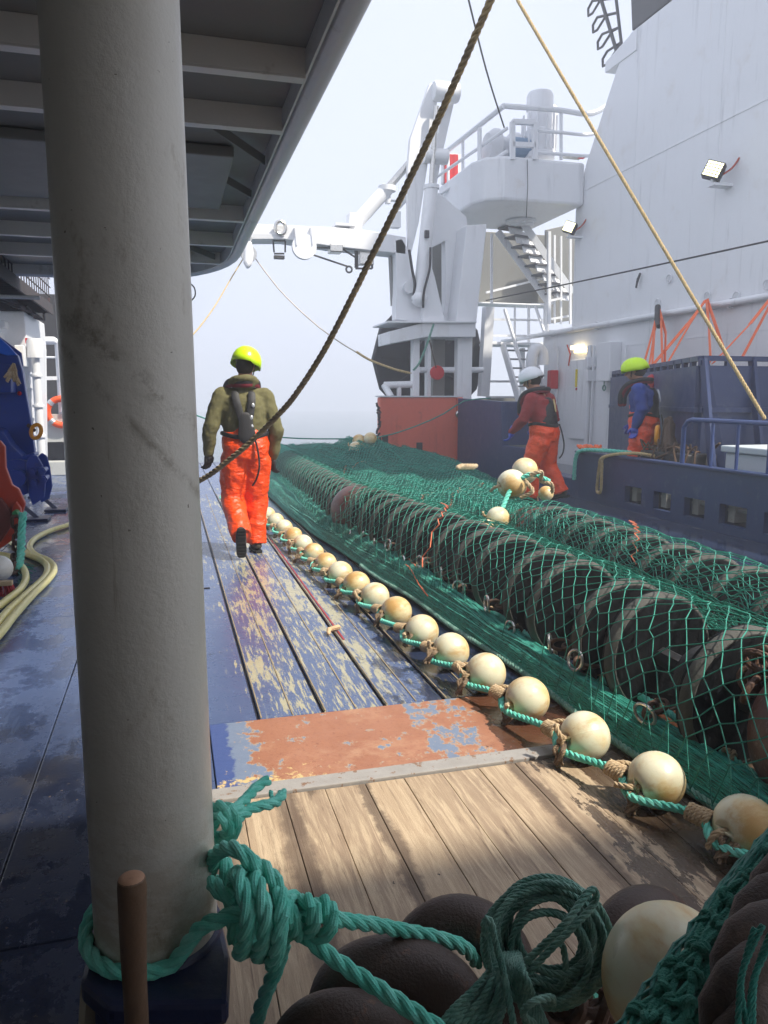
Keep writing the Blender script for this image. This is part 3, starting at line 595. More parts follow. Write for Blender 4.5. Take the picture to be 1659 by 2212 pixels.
hs = [H((190, 1118), (150, 1133), (110, 1146), (78, 1162), (64, 1180), (76, 1198), (106, 1212), (117, 1230), (104, 1252), (70, 1285), (30, 1330), (0, 1368), (-60, 1430)),
      H((20, 1168), (48, 1188), (60, 1198), (88, 1210), (103, 1226), (96, 1248), (60, 1282), (16, 1322), (-20, 1366), (-60, 1400)),
      H((-20, 1196), (20, 1202), (46, 1222), (56, 1246), (44, 1272), (10, 1300), (-30, 1330))]
for i, h in enumerate(hs):
    if i == 1: h = [p + V((0, 0, .002)) for p in h]
    o = MB().tube(spline(h, .04), .028, 10).build('yellow_hose', YHOSE)
    tag(o, ['pale yellow hose making the widest bend on the blue deck beside the pillar', 'middle pale yellow hose lying against the inside of the widest one', 'shorter pale yellow hose curving out from under the red winch drum'][i], 'hose', 'yellow hoses on the blue deck')
# ---------------------------------------------------------------- superstructure on the starboard side
WX = 8.5
def polyX(px, X, d, name, m, par, bevel=.01):
    b = MB(); b.prism([A(u, v, X=X) for u, v in px], (d, 0, 0)); return b.build(name, m, par, bevel=bevel)
t = thing('superstructure', 'tall white steel superstructure with a dark grey funnel casing, right side of the photo', 'superstructure', (WX, 12, 0))
yz = [(6.2, -.6), (16.6, -.6), (16.6, 2.93), (15.36, 2.93), (15.36, 5.4), (15.0, 6.25), (13.95, 7.7), (13.55, 8.15), (6.2, 8.15)]
b = MB(); b.prism([(WX, y, z) for y, z in yz], (1.6, 0, 0)); b.build('wall', WHITE, t, bevel=.03)
b = MB(); b.prism([(WX, 13.5, 8.16), (WX, 14.05, 12), (WX, 6.2, 12), (WX, 6.2, 8.16)], (1.6, 0, 0)); b.build('funnel_casing', FUN, t, bevel=.02)
b = MB(); b.prism([(WX - .02, 13.3, 8.13), (WX - .02, 14.35, 7.95), (WX - .02, 14.35, 7.75), (WX - .02, 13.3, 7.75)], (1.6, 0, 0)); b.build('funnel_ledge', WHITE, t, bevel=.01)
b = MB()
for h, s_ in ((5.72, .009), (2.45, .006)): b.bb((WX - s_, 6.3, h), (WX + .01, 15.0, h + .02))
for y_ in (8.4, 10.9, 13.2): b.bb((WX - .005, y_, 2.97), (WX + .01, y_ + .018, 8.1))
b.build('weld_seam', WHITE, t)
b = MB(); pp = [A(1085, 738, X=8.42), A(1659, 640, X=8.42)]; pp = [pp[0], pp[1] + (pp[1] - pp[0]) * .4]; b.tube(pp, .055, 12)
for k in range(6): c = pp[0].lerp(pp[1], .2 + k * .15); b.box(c + V((.05, 0, 0)), (.1, .05, .16))
b.build('wall_pipe', WHITE, t)
b = MB()
for u, v in ((1445, 602), (1420, 655), (1527, 640), (1590, 640), (1656, 615)):
    c = A(u, v, X=WX - .03); b.torus(c, .07, .012, Euler((0, PI / 2, 0)), 14, 6)
b.build('pad_eyes', WHITE2, t)
b = MB(); b.bb(A(1232, 778, X=WX - .06), A(1268, 950, X=WX + .02)); b.build('door', WHITE, t, bevel=.015)
b = MB(); b.bb(A(1243, 798, X=WX - .075), A(1247, 836, X=WX - .055)); b.build('warning_label', YELM, t)
b = MB(); b.bb(A(1243, 838, X=WX - .075), A(1247, 843, X=WX - .055)); b.build('red_label', REDM, t)
b = MB(); b.bb(A(1290, 741, X=WX - .25), A(1340, 823, X=WX)); b.build('cabinet', WHITE, t, bevel=.015)
b = MB()
for u in (1205, 1274, 1283, 1352): b = MB(); a = A(u, 746, X=WX - .07); b.tube([a, V((a.x, a.y, .2))], .05 if u == 1274 else .025, 10); b.build('vertical_pipe', WHITE, t)
for u, v in ((1270, 770), (1270, 800)): b = MB(); b.bb(A(u, v, X=WX - .2), A(u + 12, v + 24, X=WX)); b.build('switch_box', WHITE, t, bevel=.01)
for i, (u, v) in enumerate(((1232, 750), (1240, 757))):
    b = MB(); b.bb(A(u, v - 3, X=WX - .09), A(u + 29, v + 3, X=WX - .03)); b.build('door_light', LITW, t)
b = MB(); c = A(1347, 822, X=WX - .1)
for u, v in ((1305, 838), (1336, 838)): b.torus(A(u, v, X=WX - .1), .05, .014, Euler((0, PI / 2, 0)), 12, 6); b.tube([A(u, v - 4, X=WX - .1), A(u, v - 16, X=WX - .1)], .012, 6)
b.build('hanging_hooks', GROPED, t)
b = MB(); b.bb(A(1182, 800, X=WX - .25), A(1206, 840, X=WX - .05)); b.build('red_box', REDM, t, bevel=.02)
b = MB(); b.tube([A(1225, 745, X=WX - .05), A(1232, 765, X=WX - .05), A(1228, 790, X=WX - .05)], .015, 6); b.build('red_cable', ORED, t)
b = MB(); b.bar(A(1383, 590, X=WX - .05), A(1376, 610, X=WX - .05), .03, .03); b.tube([A(1378, 600, X=WX - .06), A(1374, 622, X=WX - .08)], .02, 6); b.build('clamp', DSTEEL, t)
# ladder with safety cage on the funnel
t = thing('funnel_ladder', 'dark caged ladder climbing the edge of the funnel at the top of the photo', 'ladder', (WX, 14.6, 8.0))
b = MB(); a0, a1 = A(1334, 118, X=8.55), A(1296, -10, X=8.55); c0, c1 = A(1343, 100, X=8.6), A(1330, -10, X=8.6)
b.tube([a0, a1], .035, 8); b.tube([c0, c1], .03, 8); b.build('stile', FUN, t)
for k in range(4):
    f = .08 + k * .29; b = MB(); p, r2 = a0.lerp(a1, f), c0.lerp(c1, f)
    b.tube([p, r2], .022, 6); b.tube([r2, p + V((0, .32, .10)), p + V((0, .48, .02)), p + V((0, .46, -.12)), p + V((0, .3, -.14)), p + V((0, .0, -.02))], .026, 6); b.build('cage_hoop', FUN, t)
# floodlights
def floodlight(u, v, s, label):
    c = A(u, v, X=WX - .36 * s); t = thing('floodlight', label, 'floodlight', tuple(c), 'lit floodlights on the superstructure')
    m = Euler((R_(-12), R_(22), R_(-52))).to_matrix()   # faces out over the deck
    b = MB(); b.box(c, (.34 * s, .16 * s, .32 * s), m)
    for k in range(6): b.box(c + m @ V((-.14 * s + k * .056 * s, .12 * s, 0)), (.012, .1 * s, .26 * s), m)
    hs_ = b.build('housing', DSTEEL, t, bevel=.01)
    b = MB()
    for i in range(5):
        for j in range(5): b.box(c + m @ V(((i - 2) * .062 * s, -.085 * s, (j - 2) * .058 * s)), (.046 * s, .012, .038 * s), m)
    b.build('led_panel', LITF, hs_)
    b = MB(); b.box(c + V((.2 * s, 0, -.26 * s)), (.5 * s, .22 * s, .05 * s)); b.bar(c + V((.05 * s, 0, -.24 * s)), c + V((.0, 0, -.1 * s)), .05, .12 * s); b.build('bracket', WHITE, t, bevel=.005)
    b = MB(); b.tube(spline([c + V((.12 * s, 0, -.1 * s)), c + V((.28 * s, -.12, .02)), c + V((.36 * s, -.2, .2 * s))], .04), .014, 6); b.build('cable', ORED, t)
floodlight(1542, 369, .8, 'larger lit floodlight bracketed on the white wall, right side')
floodlight(1231, 492, .72, 'smaller lit floodlight beside the stairs, under the platform')
# corner platform, legs and A-frame base
def py(px, Y, d, name, m, par, bevel=.012): return poly(px, Y, d, name, m, par, bevel)
t = thing('gantry_tower', 'white gantry tower with a railed winch platform and a hollow leg, behind the orange-red bulwark', 'gantry tower', (6.3, 15.5, 1.5))
b = MB()
pl = [(6.2, 17.6), (6.2, 15.6), (6.34, 15.2), (6.7, 15.0), (8.5, 15.0), (8.5, 17.6)]
b.prism([(x, y, 5.42) for x, y in pl], (0, 0, .86)); b.build('platform', WHITE, t, bevel=.06)
b = MB(); c = A(1125, 477, Z=5.41); b.lathe([(.26, -.05), (.34, -.05), (.34, .0)], c + V((0, 0, 0)), n=28); b.build('hatch_ring', WHITE2, t)
b = MB()
for k in range(3): b.box(c + V((-.02 + k * .06, .0, -.06)), (.035, .5, .02), (0, 0, k * .9))
b.build('hatch_grille', paint('lit_white', (.85, .87, .9), .4), t)
py([(1008, 486), (1052, 484), (1029, 701), (984, 701)], 15.35, .7, 'leg', WHITE, t, .02)
py([(947, 415), (1008, 468), (1010, 486), (998, 530), (962, 520), (932, 535), (930, 560), (925, 470)], 15.9, .25, 'leg_plate', WHITE, t)
py([(962, 520), (1000, 528), (984, 701), (955, 701), (962, 655)], 15.9, .25, 'leg_plate', WHITE, t)
py([(925, 470), (934, 535), (934, 660), (955, 701), (915, 701), (905, 600)], 15.9, .25, 'leg_plate', WHITE, t)
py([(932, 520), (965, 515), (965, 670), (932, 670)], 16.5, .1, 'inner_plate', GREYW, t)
py([(919, 696), (1028, 696), (1028, 728), (919, 728)], 15.2, 1.0, 'base_girder', WHITE, t)
py([(841, 716), (920, 696), (920, 728), (842, 743)], 15.2, .9, 'base_girder', WHITE, t)
py([(838, 693), (1030, 693), (1030, 697), (838, 697)], 15.12, 1.2, 'flange', WHITE, t, .004)
for u0, u1, dy in ((893, 907, 0), (924, 932, .1), (936, 962, .5), (989, 1021, 0)):
    b = MB(); a = A(u0, 727, Y=15.4 + dy); c = A(u1, 727, Y=15.4 + dy); b.bb((a.x, 15.4 + dy, 1.3), (c.x, 15.6 + dy, a.z)); b.build('support_column', WHITE if dy < .3 else GREYW, t, bevel=.01)
b = MB(); b.tube([A(907, 799, Y=15.6), A(1043, 799, Y=15.6)], .06, 10); b.tube([A(830, 832, Y=15.5), A(895, 830, Y=15.5)], .07, 10); b.tube([A(830, 832, Y=15.5), A(845, 858, Y=15.3)], .07, 10); b.tube([A(862, 836, Y=15.5), A(862, 860, Y=15.5)], .05, 10); b.build('tube_rail', WHITE, t)
# a-frame mast, folded
py([(928, 180), (940, 179), (948, 190), (944, 225), (905, 480), (889, 545), (882, 540), (880, 370), (886, 300)], 15.55, .12, 'mast_plate', WHITE, t)
py([(962, 182), (984, 186), (985, 205), (952, 350), (938, 430), (925, 430), (934, 360), (955, 240)], 15.75, .12, 'mast_plate', WHITE, t)
b = MB(); a = A(936, 196, Y=15.5); b.lathe([(.17, 0), (.19, .03), (.19, .5), (.17, .53)], a, 'X', 20); b.build('mast_pivot', WHITE, t)
b = MB(); b.tube([A(943, 230, Y=15.4), A(931, 410, Y=15.4)], .055, 14); b.build('piston_rod', STEEL, t)
b = MB(); b.tube([A(932, 405, Y=15.4), A(906, 640, Y=15.3)], .135, 20); b.lathe([(.16, -.03), (.16, .04)], A(932, 405, Y=15.4), n=20); b.ball(A(906, 645, Y=15.3), .17, 14); b.build('hydraulic_cylinder', WHITE, t)
b = MB(); b.lathe([(.15, 0), (.15, .5)], A(915, 335, Y=15.5), 'X', 18); b.build('pin_boss', WHITE, t)
b = MB(); b.lathe([(.12, 0), (.12, .45)], A(885, 620, Y=15.35), 'Y', 16); b.build('pin_boss', WHITE, t)
py([(854, 519), (868, 515), (880, 535), (913, 668), (919, 697), (855, 690), (856, 600)], 15.5, .3, 'mast_foot', WHITE, t)
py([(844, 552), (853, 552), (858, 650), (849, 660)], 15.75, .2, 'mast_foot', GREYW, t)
py([(928, 560), (940, 600), (962, 697), (912, 697), (918, 640)], 15.3, .35, 'mast_foot', WHITE, t)
b = MB(); b.tube(spline([A(884, 540, Y=15.3), A(890, 580, Y=15.25), A(896, 615, Y=15.25), A(892, 650, Y=15.3)], .05), .03, 8)
b.tube(spline([A(930, 535, Y=15.15), A(928, 580, Y=15.1), A(916, 630, Y=15.1), A(914, 665, Y=15.15)], .05), .025, 8); b.box(A(922, 506, Y=15.15), (.08, .08, .14)); b.build('hydraulic_hose', DSTEEL, t)
# platform railing
b = MB()
def rail(px, r, **k): b.tube(spline([A(u, v, **k) for u, v in px], .15), r, 8)
for px, r in (([(1088, 229), (1130, 232), (1209, 238), (1280, 245), (1338, 208)], .055), ([(1153, 282), (1209, 286), (1280, 290), (1326, 264)], .035), ([(1153, 329), (1209, 333), (1280, 336), (1316, 320)], .035)): rail(px, r, Y=15.08)
for u0, v0, u1, v1, r in ((1088, 229, 945, 343, .055), (1096, 277, 935, 388, .035), (1096, 326, 938, 428, .035)):
    a = A(u0, v0, Y=15.08); c = A(u1, v1, Y=17.4); b.tube([a, c], r, 8)
for u, v0, v1, Y in ((1036, 277, 370, 15.8), (1000, 300, 395, 16.5), (968, 330, 415, 17.0), (1212, 240, 345, 15.1), (1345, 165, 240, 15.0)):
    b.tube([A(u, v0, Y=Y), A(u, v1, Y=Y)], .05 if u == 1036 else .035, 8)
b.tube(spline([A(1347, 167, Y=15), A(1338, 185, Y=15), A(1334, 230, Y=15), A(1340, 250, Y=15)], .1), .035, 8)
for a_, c_ in (((1107, 263), (1107, 345)), ((1155, 265), (1155, 345)), ((1107, 263), (1155, 265)), ((1107, 312), (1155, 314))): b.bar(A(*a_, Y=14.98), A(*c_, Y=14.98), .09, .09)
b.build('railing', WHITE, t)
b = MB(); c = A(1067, 322, Y=16); b.lathe([(.02, -.2), (.30, -.18), (.40, -.05), (.40, .05), (.26, .12), (.26, .3), (.34, .34), (.36, .5), (.2, .56)], c, 'X', 26); b.build('winch_drum', WHITE2, t)
b = MB(); c = A(1163, 345, Y=15.7); b.lathe([(.34, 0), (.34, .1), (.30, .12), (.30, .55), (.26, .58), (.26, .95), (.28, .97), (.28, 1.25), (.25, 1.32), (.1, 1.36)], c, n=26)
for k in range(12): b.box(c + V((.36 * math.cos(k * .52), .36 * math.sin(k * .52), .5)), (.03, .03, .7))
b.build('capstan_motor', WHITE, t)
b = MB(); c = A(1190, 240, Y=15.9); b.lathe([(.12, -.9), (.13, -.3), (.15, -.3), (.15, .05), (.1, .1)], c, n=16); b.build('motor_pipe', WHITE, t)
b = MB(); c = A(1127, 320, Y=15.7); b.lathe([(.17, -.25), (.2, -.2), (.2, .2), (.1, .26)], c, 'X', 18); b.build('blue_motor', paint('faded_blue', (.18, .27, .38), .5), t)
b = MB(); b.bb(A(958, 330, Y=17.25), A(990, 402, Y=17.4)); b.build('panel_board', WHITE, t)
b = MB()
for u in (962, 971, 980): b.bb(A(u, 333, Y=17.2), A(u + 7, 398, Y=17.26))
b.build('red_stripes', REDM, t)
b = MB(); b.torus(A(1316, 338, Y=15.2), .17, .025, Euler((PI / 2, 0, .3)), 18, 6); b.build('handwheel', WHITE2, t)
b = MB(); b.bb(A(1215, 335, Y=15.3), A(1250, 346, Y=15.5)); b.build('equipment_box', STEEL, t)
b = MB(); b.bb(A(1253, 336, Y=15.3), A(1259, 344, Y=15.4)); b.build('red_valve', REDM, t)
b = MB(); b.tube([A(1139, 345, Y=14.97), A(1140, 400, Y=14.9), A(1137, 470, Y=15.1)], .008, 5); b.build('hanging_cable', DSTEEL, t)
# stair tower between the gantry leg and the house
t = thing('stair_tower', 'white open stair tower with landings, two flights and thin rails beside the superstructure', 'stairs', (7.6, 17, 0))
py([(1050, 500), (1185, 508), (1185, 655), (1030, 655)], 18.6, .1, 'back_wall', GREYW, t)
py([(1180, 496), (1250, 480), (1250, 690), (1180, 700)], 17.9, .1, 'back_wall', GREYW, t)  # white wall given the darker grey to stand for its shade
b = MB(); b.bb(A(1030, 655, Y=18.0), A(1182, 664, Y=18.6)); b.bb(A(1060, 738, Y=17), A(1190, 752, Y=17.8)); b.build('landing', WHITE, t, bevel=.01)
for p0, p1, Y, w in (((1062, 505), (1062, 656), 17.6, .05), ((1055, 664), (1044, 856), 17, .22), ((1128, 855), (1128, 752), 17.6, .1), ((1112, 664), (1112, 742), 17.3, .04), ((1142, 660), (1142, 742), 17.3, .05), ((1186, 500), (1186, 700), 16.4, .07), ((1180, 655), (1180, 748), 16.8, .1), ((1212, 510), (1212, 700), 16.6, .04), ((1198, 508), (1198, 700), 16.9, .04), ((1232, 505), (1232, 700), 16.4, .05)):
    b = MB(); b.bar(A(*p0, Y=Y), A(*p1, Y=Y), w, w, (0, 1, 0)); b.build('post', WHITE, t)
b = MB()
for p0, p1, Y in (((1062, 690), (1180, 692), 17.3), ((1062, 725), (1180, 726), 17.3), ((1186, 650), (1232, 640), 16.5), ((1186, 690), (1232, 682), 16.5), ((1050, 824), (1130, 824), 17.2), ((1050, 858), (1160, 858), 17.2), ((1050, 632), (1180, 600), 18.4)): b = MB(); b.bar(A(*p0, Y=Y), A(*p1, Y=Y), .05, .05); b.build('handrail', WHITE, t)
b = MB()
b.bar(A(1090, 668, Y=17), A(1150, 860, Y=16.2), .06, .06); b.bar(A(1156, 660, Y=17), A(1180, 730, Y=16.6), .05, .05)
b.bar(A(1110, 745, Y=16.6), A(1160, 870, Y=15.8), .04, .04)
b.build('handrail', WHITE, t)
a0, a1 = A(1086, 745, Y=16.8), A(1138, 925, Y=15.4); b = MB(); b.bar(a0, a1, .05, .2); off = V((.75, .12, 0)); b.bar(a0 + off, a1 + off, .05, .2); b.build('stringer', WHITE, t)
b = MB()
for k in range(9): c = a0.lerp(a1, (k + .6) / 9); b.box(c + off / 2, (.72, .22, .03))
b.build('steps', paint('step_grey', (.25, .26, .28), .6), t)
a0, a1 = A(1075, 500, Y=17.4), A(1190, 660, Y=17.0); b = MB(); b.bar(a0, a1, .04, .16); off = V((.35, -.4, .25)); b.bar(a0 + off, a1 + off, .04, .16); b.build('stringer', WHITE, t)
b = MB()
for k in range(8):
    c = a0.lerp(a1, (k + .4) / 8); b.box(c + off / 2, (.45, .42, .04), (0, 0, .3))
b.build('steps', paint('step_dark', (.12, .12, .13), .6), t)
b = MB()
for k in range(8): c = a0.lerp(a1, (k + .75) / 8); b.box(c + off / 2 + V((0, -.1, .05)), (.4, .03, .3), (R_(-20), 0, .3))
b.build('risers', WHITE, t)
b = MB(); b.bb(A(1040, 860, Y=17.5), A(1140, 1000, Y=17.7)); b.build('low_screen', GREYW, t)
b = MB(); b.tube(spline([A(1150, 860, Y=15.6), A(1147, 790, Y=15.6), A(1152, 760, Y=15.6), A(1162, 752, Y=15.6), A(1172, 762, Y=15.6), A(1173, 788, Y=15.6)], .08), .12, 16)
o = b.build('gooseneck_vent', WHITE); tag(o, 'fat white gooseneck vent pipe bent over behind the white helmeted person', 'vent pipe')
# net drum
t = thing('net_drum', 'very large dark round net drum flange behind the gantry columns', 'net drum', tuple(A(929, 776, Y=17.7)))
c = A(929, 776, Y=17.7); b = MB(); b.lathe([(1.38, 0), (1.42, .05), (1.42, .12), (1.38, .17)], c, 'Y', 12); b.lathe([(.5, -.35), (.55, .0)], c, 'Y', 20); b.build('drum_flange', DARKG, t)
b = MB()
for k in range(10): a = k * PI / 5; b.bar(c + V((math.cos(a) * .55, -.03, math.sin(a) * .55)), c + V((math.cos(a) * 1.2, -.03, math.sin(a) * 1.2)), .06, .05, (0, 1, 0))
b.build('flange_ribs', DARKG, t)
# gantry beam
t = thing('gantry_beam', 'white overhead gantry cross beam with sheaves and brackets, in the fog beyond the walking person', 'gantry beam', (2.6, 15.6, 4.5))
py([(540, 483), (724, 491), (790, 497), (877, 512), (877, 550), (851, 546), (718, 532), (613, 516), (540, 516)], 15.5, .55, 'beam', WHITE, t)
b = MB(); a, c = A(540, 483, Y=15.5), A(540, 516, Y=15.5); b.bb((-6.6, 15.5, c.z), (a.x, 16.05, a.z)); b.bb((-6.9, 15.4, 0), (-6.4, 16.1, 5)); b.build('beam_port_end', WHITE, t)
py([(540, 503), (612, 507), (617, 516), (541, 516)], 15.42, .1, 'lower_web', WHITE2, t, .004)
for u0, u1 in ((636, 645), (671, 678)): py([(u0, 490), (u1, 490), (u1 - 2, 530), (u0 + 4, 530)], 15.38, .15, 'cheek_plate', WHITE, t, .004)
b = MB(); b.lathe([(.24, 0), (.2, .06), (.24, .12)], A(658, 532, Y=15.4), 'Y', 22); b.build('sheave', paint('bright_white', (.85, .87, .9), .35), t)
b = MB(); b.torus(A(606, 492, Y=15.4), .1, .035, Euler((PI / 2, 0, 0)), 16, 8, (1, 1.2)); b.build('shackle', STEEL, t)
b = MB()
for p0, p1 in (((590, 520), (592, 545)), ((616, 520), (616, 545)), ((590, 520), (616, 520)), ((592, 548), (614, 548))): b.bar(A(*p0, Y=15.6), A(*p1, Y=15.6), .03, .03)
b.box(A(603, 556, Y=15.6), (.2, .12, .06)); b.build('lamp_bracket', DARKG, t)
b = MB(); b.bar(A(660, 545, Y=15.6), A(752, 576, Y=15.6), .03, .03); b.bar(A(740, 538, Y=15.6), A(768, 556, Y=15.6), .03, .03); b.bar(A(672, 534, Y=15.6), A(768, 538, Y=15.6), .03, .03); b.torus(A(754, 582, Y=15.6), .06, .02, Euler((PI / 2, 0, 0)), 12, 6)
for p0, p1 in (((768, 538), (768, 578)), ((772, 538), (772, 578)), ((768, 580), (804, 580)), ((804, 548), (804, 580))): b.bar(A(*p0, Y=15.7), A(*p1, Y=15.7), .035, .035)
b.build('underslung_frame', DARKG, t)
b = MB(); b.box(A(790, 556, Y=15.75), (.3, .2, .32)); b.box(A(724, 538, Y=15.6), (.26, .3, .16)); b.build('lamp_box', STEEL, t, bevel=.02)
b = MB(); b.bb(A(725, 486, Y=15.5), A(760, 492, Y=15.9)); b.build('deck_box', WHITE, t)
b = MB(); b.tube([A(766, 486, Y=15.8), A(836, 408, Y=15.8)], .14, 18); b.lathe([(.18, -.05), (.18, .05)], A(836, 408, Y=15.8), n=16); b.box(A(765, 482, Y=15.75), (.25, .3, .35)); b.tube([A(838, 412, Y=15.8), A(838, 440, Y=15.8)], .06, 10)
b.build('luffing_cylinder', WHITE, t)
b = MB(); b.tube([A(836, 408, Y=15.8), A(885, 352, Y=15.8)], .075, 14); b.build('luffing_rod', STEEL, t)
b = MB(); b.tube([A(852, 455, Y=15.9), A(880, 425, Y=15.9)], .06, 10); b.bb(A(845, 455, Y=15.8), A(860, 495, Y=16)); b.bb(A(830, 432, Y=15.9), A(880, 436, Y=16)); b.build('stay', WHITE, t)
t = thing('hanging_block', 'white pulley block hanging from the gantry beam beside the upper deck edge', 'pulley block', tuple(A(537, 545, Y=15.3)))
b = MB(); b.prism([A(u, v, Y=15.2) for u, v in ((528, 522), (544, 520), (549, 548), (545, 572), (535, 580), (527, 565))], (0, .18, 0)); b.build('cheek', WHITE, t, bevel=.04)
b = MB(); b.lathe([(.15, 0), (.11, .05), (.15, .1)], A(538, 548, Y=15.24), 'Y', 18); b.torus(A(536, 516, Y=15.3), .06, .02, Euler((PI / 2, 0, 0)), 12, 6); b.build('sheave', STEEL, t)
# orange-red bulwark door and blue bulwark
t = thing('stern_gate', 'faded orange-red bulwark plate standing across the deck behind the netting', 'bulwark', (5.1, 15.2, 0))
RB = A(1000, 858, Y=15.05); LB = A(820, 858, Y=15.05)
b = MB(); b.bb((LB.x, 15.05, 0), (RB.x - .12, 15.25, RB.z)); b.bb((RB.x - .12, 15.0, 0), (RB.x, 15.25, RB.z)); b.build('plate', RED, t, bevel=.03)
b = MB(); b.bb((LB.x - .02, 15.03, RB.z), (RB.x, 15.3, RB.z + .03)); b.build('top_rail', WHITE2, t)
b = MB(); b.torus(A(992, 895, Y=15.0), .06, .03, Euler((PI / 2, 0, 0)), 14, 8); b.build('roller', STEEL, t)
for u, v in ((906, 968), (832, 952)): b = MB(); b.bb(A(u - 6, v - 12, Y=15.02), A(u + 6, v + 12, Y=15.045)); b.build('freeing_slot', DARKG, t, bevel=.01)
b = MB()
for k in range(18): b.tube([A(818 + rnd.uniform(-5, 5), 870 + k * 5, Y=14.95), A(818 + rnd.uniform(-5, 5), 878 + k * 5, Y=14.95)], .022, 6)
tag(b.build('hanging_chain', DSTEEL), 'dark chain and shackles hanging down the left edge of the orange-red plate', 'chain')
t = thing('blue_bulwark', 'dark blue bulwark with square freeing slots and a stepped opening, right of the netting', 'bulwark', (5.75, 10, 0))
BX = 5.75
def yzprism(pts, x, d, name, m, par, bevel=.01): b = MB(); b.prism([(x, y, z) for y, z in pts], (d, 0, 0)); return b.build(name, m, par, bevel=bevel)
Yg0, Yg1 = A(1245, 970, X=BX).y, A(1165, 1000, X=BX).y      # gate opening
slots = []
for u0, u1 in ((1348, 1384), (1410, 1448), (1477, 1522), (1554, 1614), (1652, 1720)): slots.append((A(u0, 1100, X=BX).y, A(u1, 1100, X=BX).y))
zs0, zs1, zt = .10, .32, .67
Y0 = 4.0; segs = []
cur = Yg0
b = MB()
b.prism([(BX, Y0, 0.0), (BX, Yg0 + .12, 0.0), (BX, Yg0 + .12, zs0), (BX, Y0, zs0)], (.08, 0, 0))
b.prism([(BX, Y0, zs1), (BX, Yg0 + .10, zs1), (BX, Yg0, zt), (BX, Y0, zt)], (.08, 0, 0))
for ya, yb in slots: b.bb((BX, cur if cur != Yg0 else Yg0 + .11, zs0), (BX + .08, ya, zs1)); cur = yb
b.bb((BX, cur, zs0), (BX + .08, Y0, zs1))
b.build('side_plate', BLUE, t)
b = MB(); b.bb((BX - .03, Y0, zt), (BX + .11, Yg0, zt + .03)); b.build('cap_rail', BLUE, t, bevel=.008)
b = MB(); b.bb((BX - .001, Yg0 + .1, 0), (BX + .3, Yg1, .28)); b.build('gate_sill', BLUE, t, bevel=.01)
yzprism([(Yg1 - .05, 0), (Yg1, .62), (12.72, .62), (12.85, 1.40), (14.98, 1.46), (14.98, 0)], BX + .002, .12, 'aft_plate', BLUE, t)
b = MB(); b.prism([(BX + .1, 12.75, .62), (BX + .1, 12.88, 1.4), (BX + .1, 13.9, 1.4), (BX + .1, 13.9, .62)], (.5, 0, 0)); b.build('aft_stiffener', BLUE, t, bevel=.01)
b = MB(); b.bb((BX + .3, Y0, 0.05), (BX + .34, 9.8, .5)); b.build('inner_plate', NAVY, t)
for ya, yb in slots: b = MB(); b.bb((BX + .1, ya - .12, .12), (BX + .28, ya - .02, .30)); b.bar((BX + .12, ya, .25), (BX + .2, yb, .25), .03, .03); b.build('slot_flap', paint('slot_flap', (.3, .29, .26), .6, .2, (.2, .1, .04), .6, 8), t)
b = MB(); P = [V((BX + .05, 7.75, zt)), V((BX + .05, 7.75, 1.12)), V((BX + .05, 7.68, 1.19)), V((BX + .05, 7.6, 1.21)), V((BX + .05, 4.4, 1.19))]; b.tube(P, .028, 10)
for y in (7.25, 6.85, 6.38, 5.9): b.tube([(BX + .05, y, zt), (BX + .05, y, 1.2)], .03 if y == 6.38 else .018, 8)
b.build('railing', paint('railing_blue', (.04, .07, .2), .4), t)
# blue net bin behind the bulwark
t = thing('blue_pound_wall', 'navy steel pound wall with sloping ribs and slotted top edge, straps tied over it', 'steel bin', (6.6, 9, 0))
C0, C1, C2 = V((8.25, 13.2, 0)), V((6.3, 8.15, 0)), V((8.45, 8.15, 0)); zt2 = 1.97
def wallseg(b, p, q_, z0, z1, th=.06):
    d = (q_ - p).normalized(); n_ = V((d.y, -d.x, 0)) * th
    b.prism([p + V((0, 0, z0)), q_ + V((0, 0, z0)), q_ + V((0, 0, z1)), p + V((0, 0, z1))], n_)
b = MB(); wallseg(b, C0, C1, .0, zt2 - .12); wallseg(b, C1, C2, .0, zt2 - .12); b.build('panel', BLUE, t)
b = MB()
for p, q_ in ((C0, C1), (C1, C2)):
    L = (q_ - p).length; d = (q_ - p) / L; s_ = 0
    while s_ < L: b.bar(p + d * s_ + V((0, 0, zt2 - .03)), p + d * min(s_ + .34, L) + V((0, 0, zt2 - .03)), .08, .06); b.bar(p + d * (s_ + .02) + V((0, 0, zt2 - .12)), p + d * (s_ + .02) + V((0, 0, zt2 - .03)), .07, .05, (0, 1, 0)); s_ += .36
b.build('top_edge', BLUE, t)
b = MB()
for p, q_ in ((C0, C1), (C1, C2)):
    for f in (.0, .33, .66, 1):
        c = p.lerp(q_, f); n_ = (q_ - p).normalized().cross(V((0, 0, 1))) * 1; n_ = -n_ if n_.y > 0 else n_
        b.bar(c + V((0, 0, zt2 - .05)) + n_ * .03, c + n_ * .42 + V((0, 0, .1)), .05, .1)
    wallseg(b, p + V((-.05, -.05, 0)), q_ + V((-.05, -.05, 0)), 1.28, 1.34, .06)
b.build('ribs', BLUE, t, bevel=.004)
t = thing('pale_crate', 'pale grey plastic crate with side latches behind the blue railing', 'crate', (6.45, 6.9, .45))
b = MB(); b.bb((6.15, 5.2, .42), (6.75, 7.45, .84)); b.build('crate_body', CRATE, t, bevel=.02)
b = MB(); b.bb((6.11, 5.16, .845), (6.79, 7.49, .92)); b.build('lid', CRATE, t, bevel=.015)
for y in (7.2, 6.8, 6.4, 6.0): b = MB(); b.box((6.13, y, .52), (.05, .12, .035)); b.build('latch', CRATE, t, bevel=.004)
t = thing('fish_bin', 'dark bin with rags and netting scraps between the blue clad person and the railing', 'bin', (6.3, 8.4, 0))
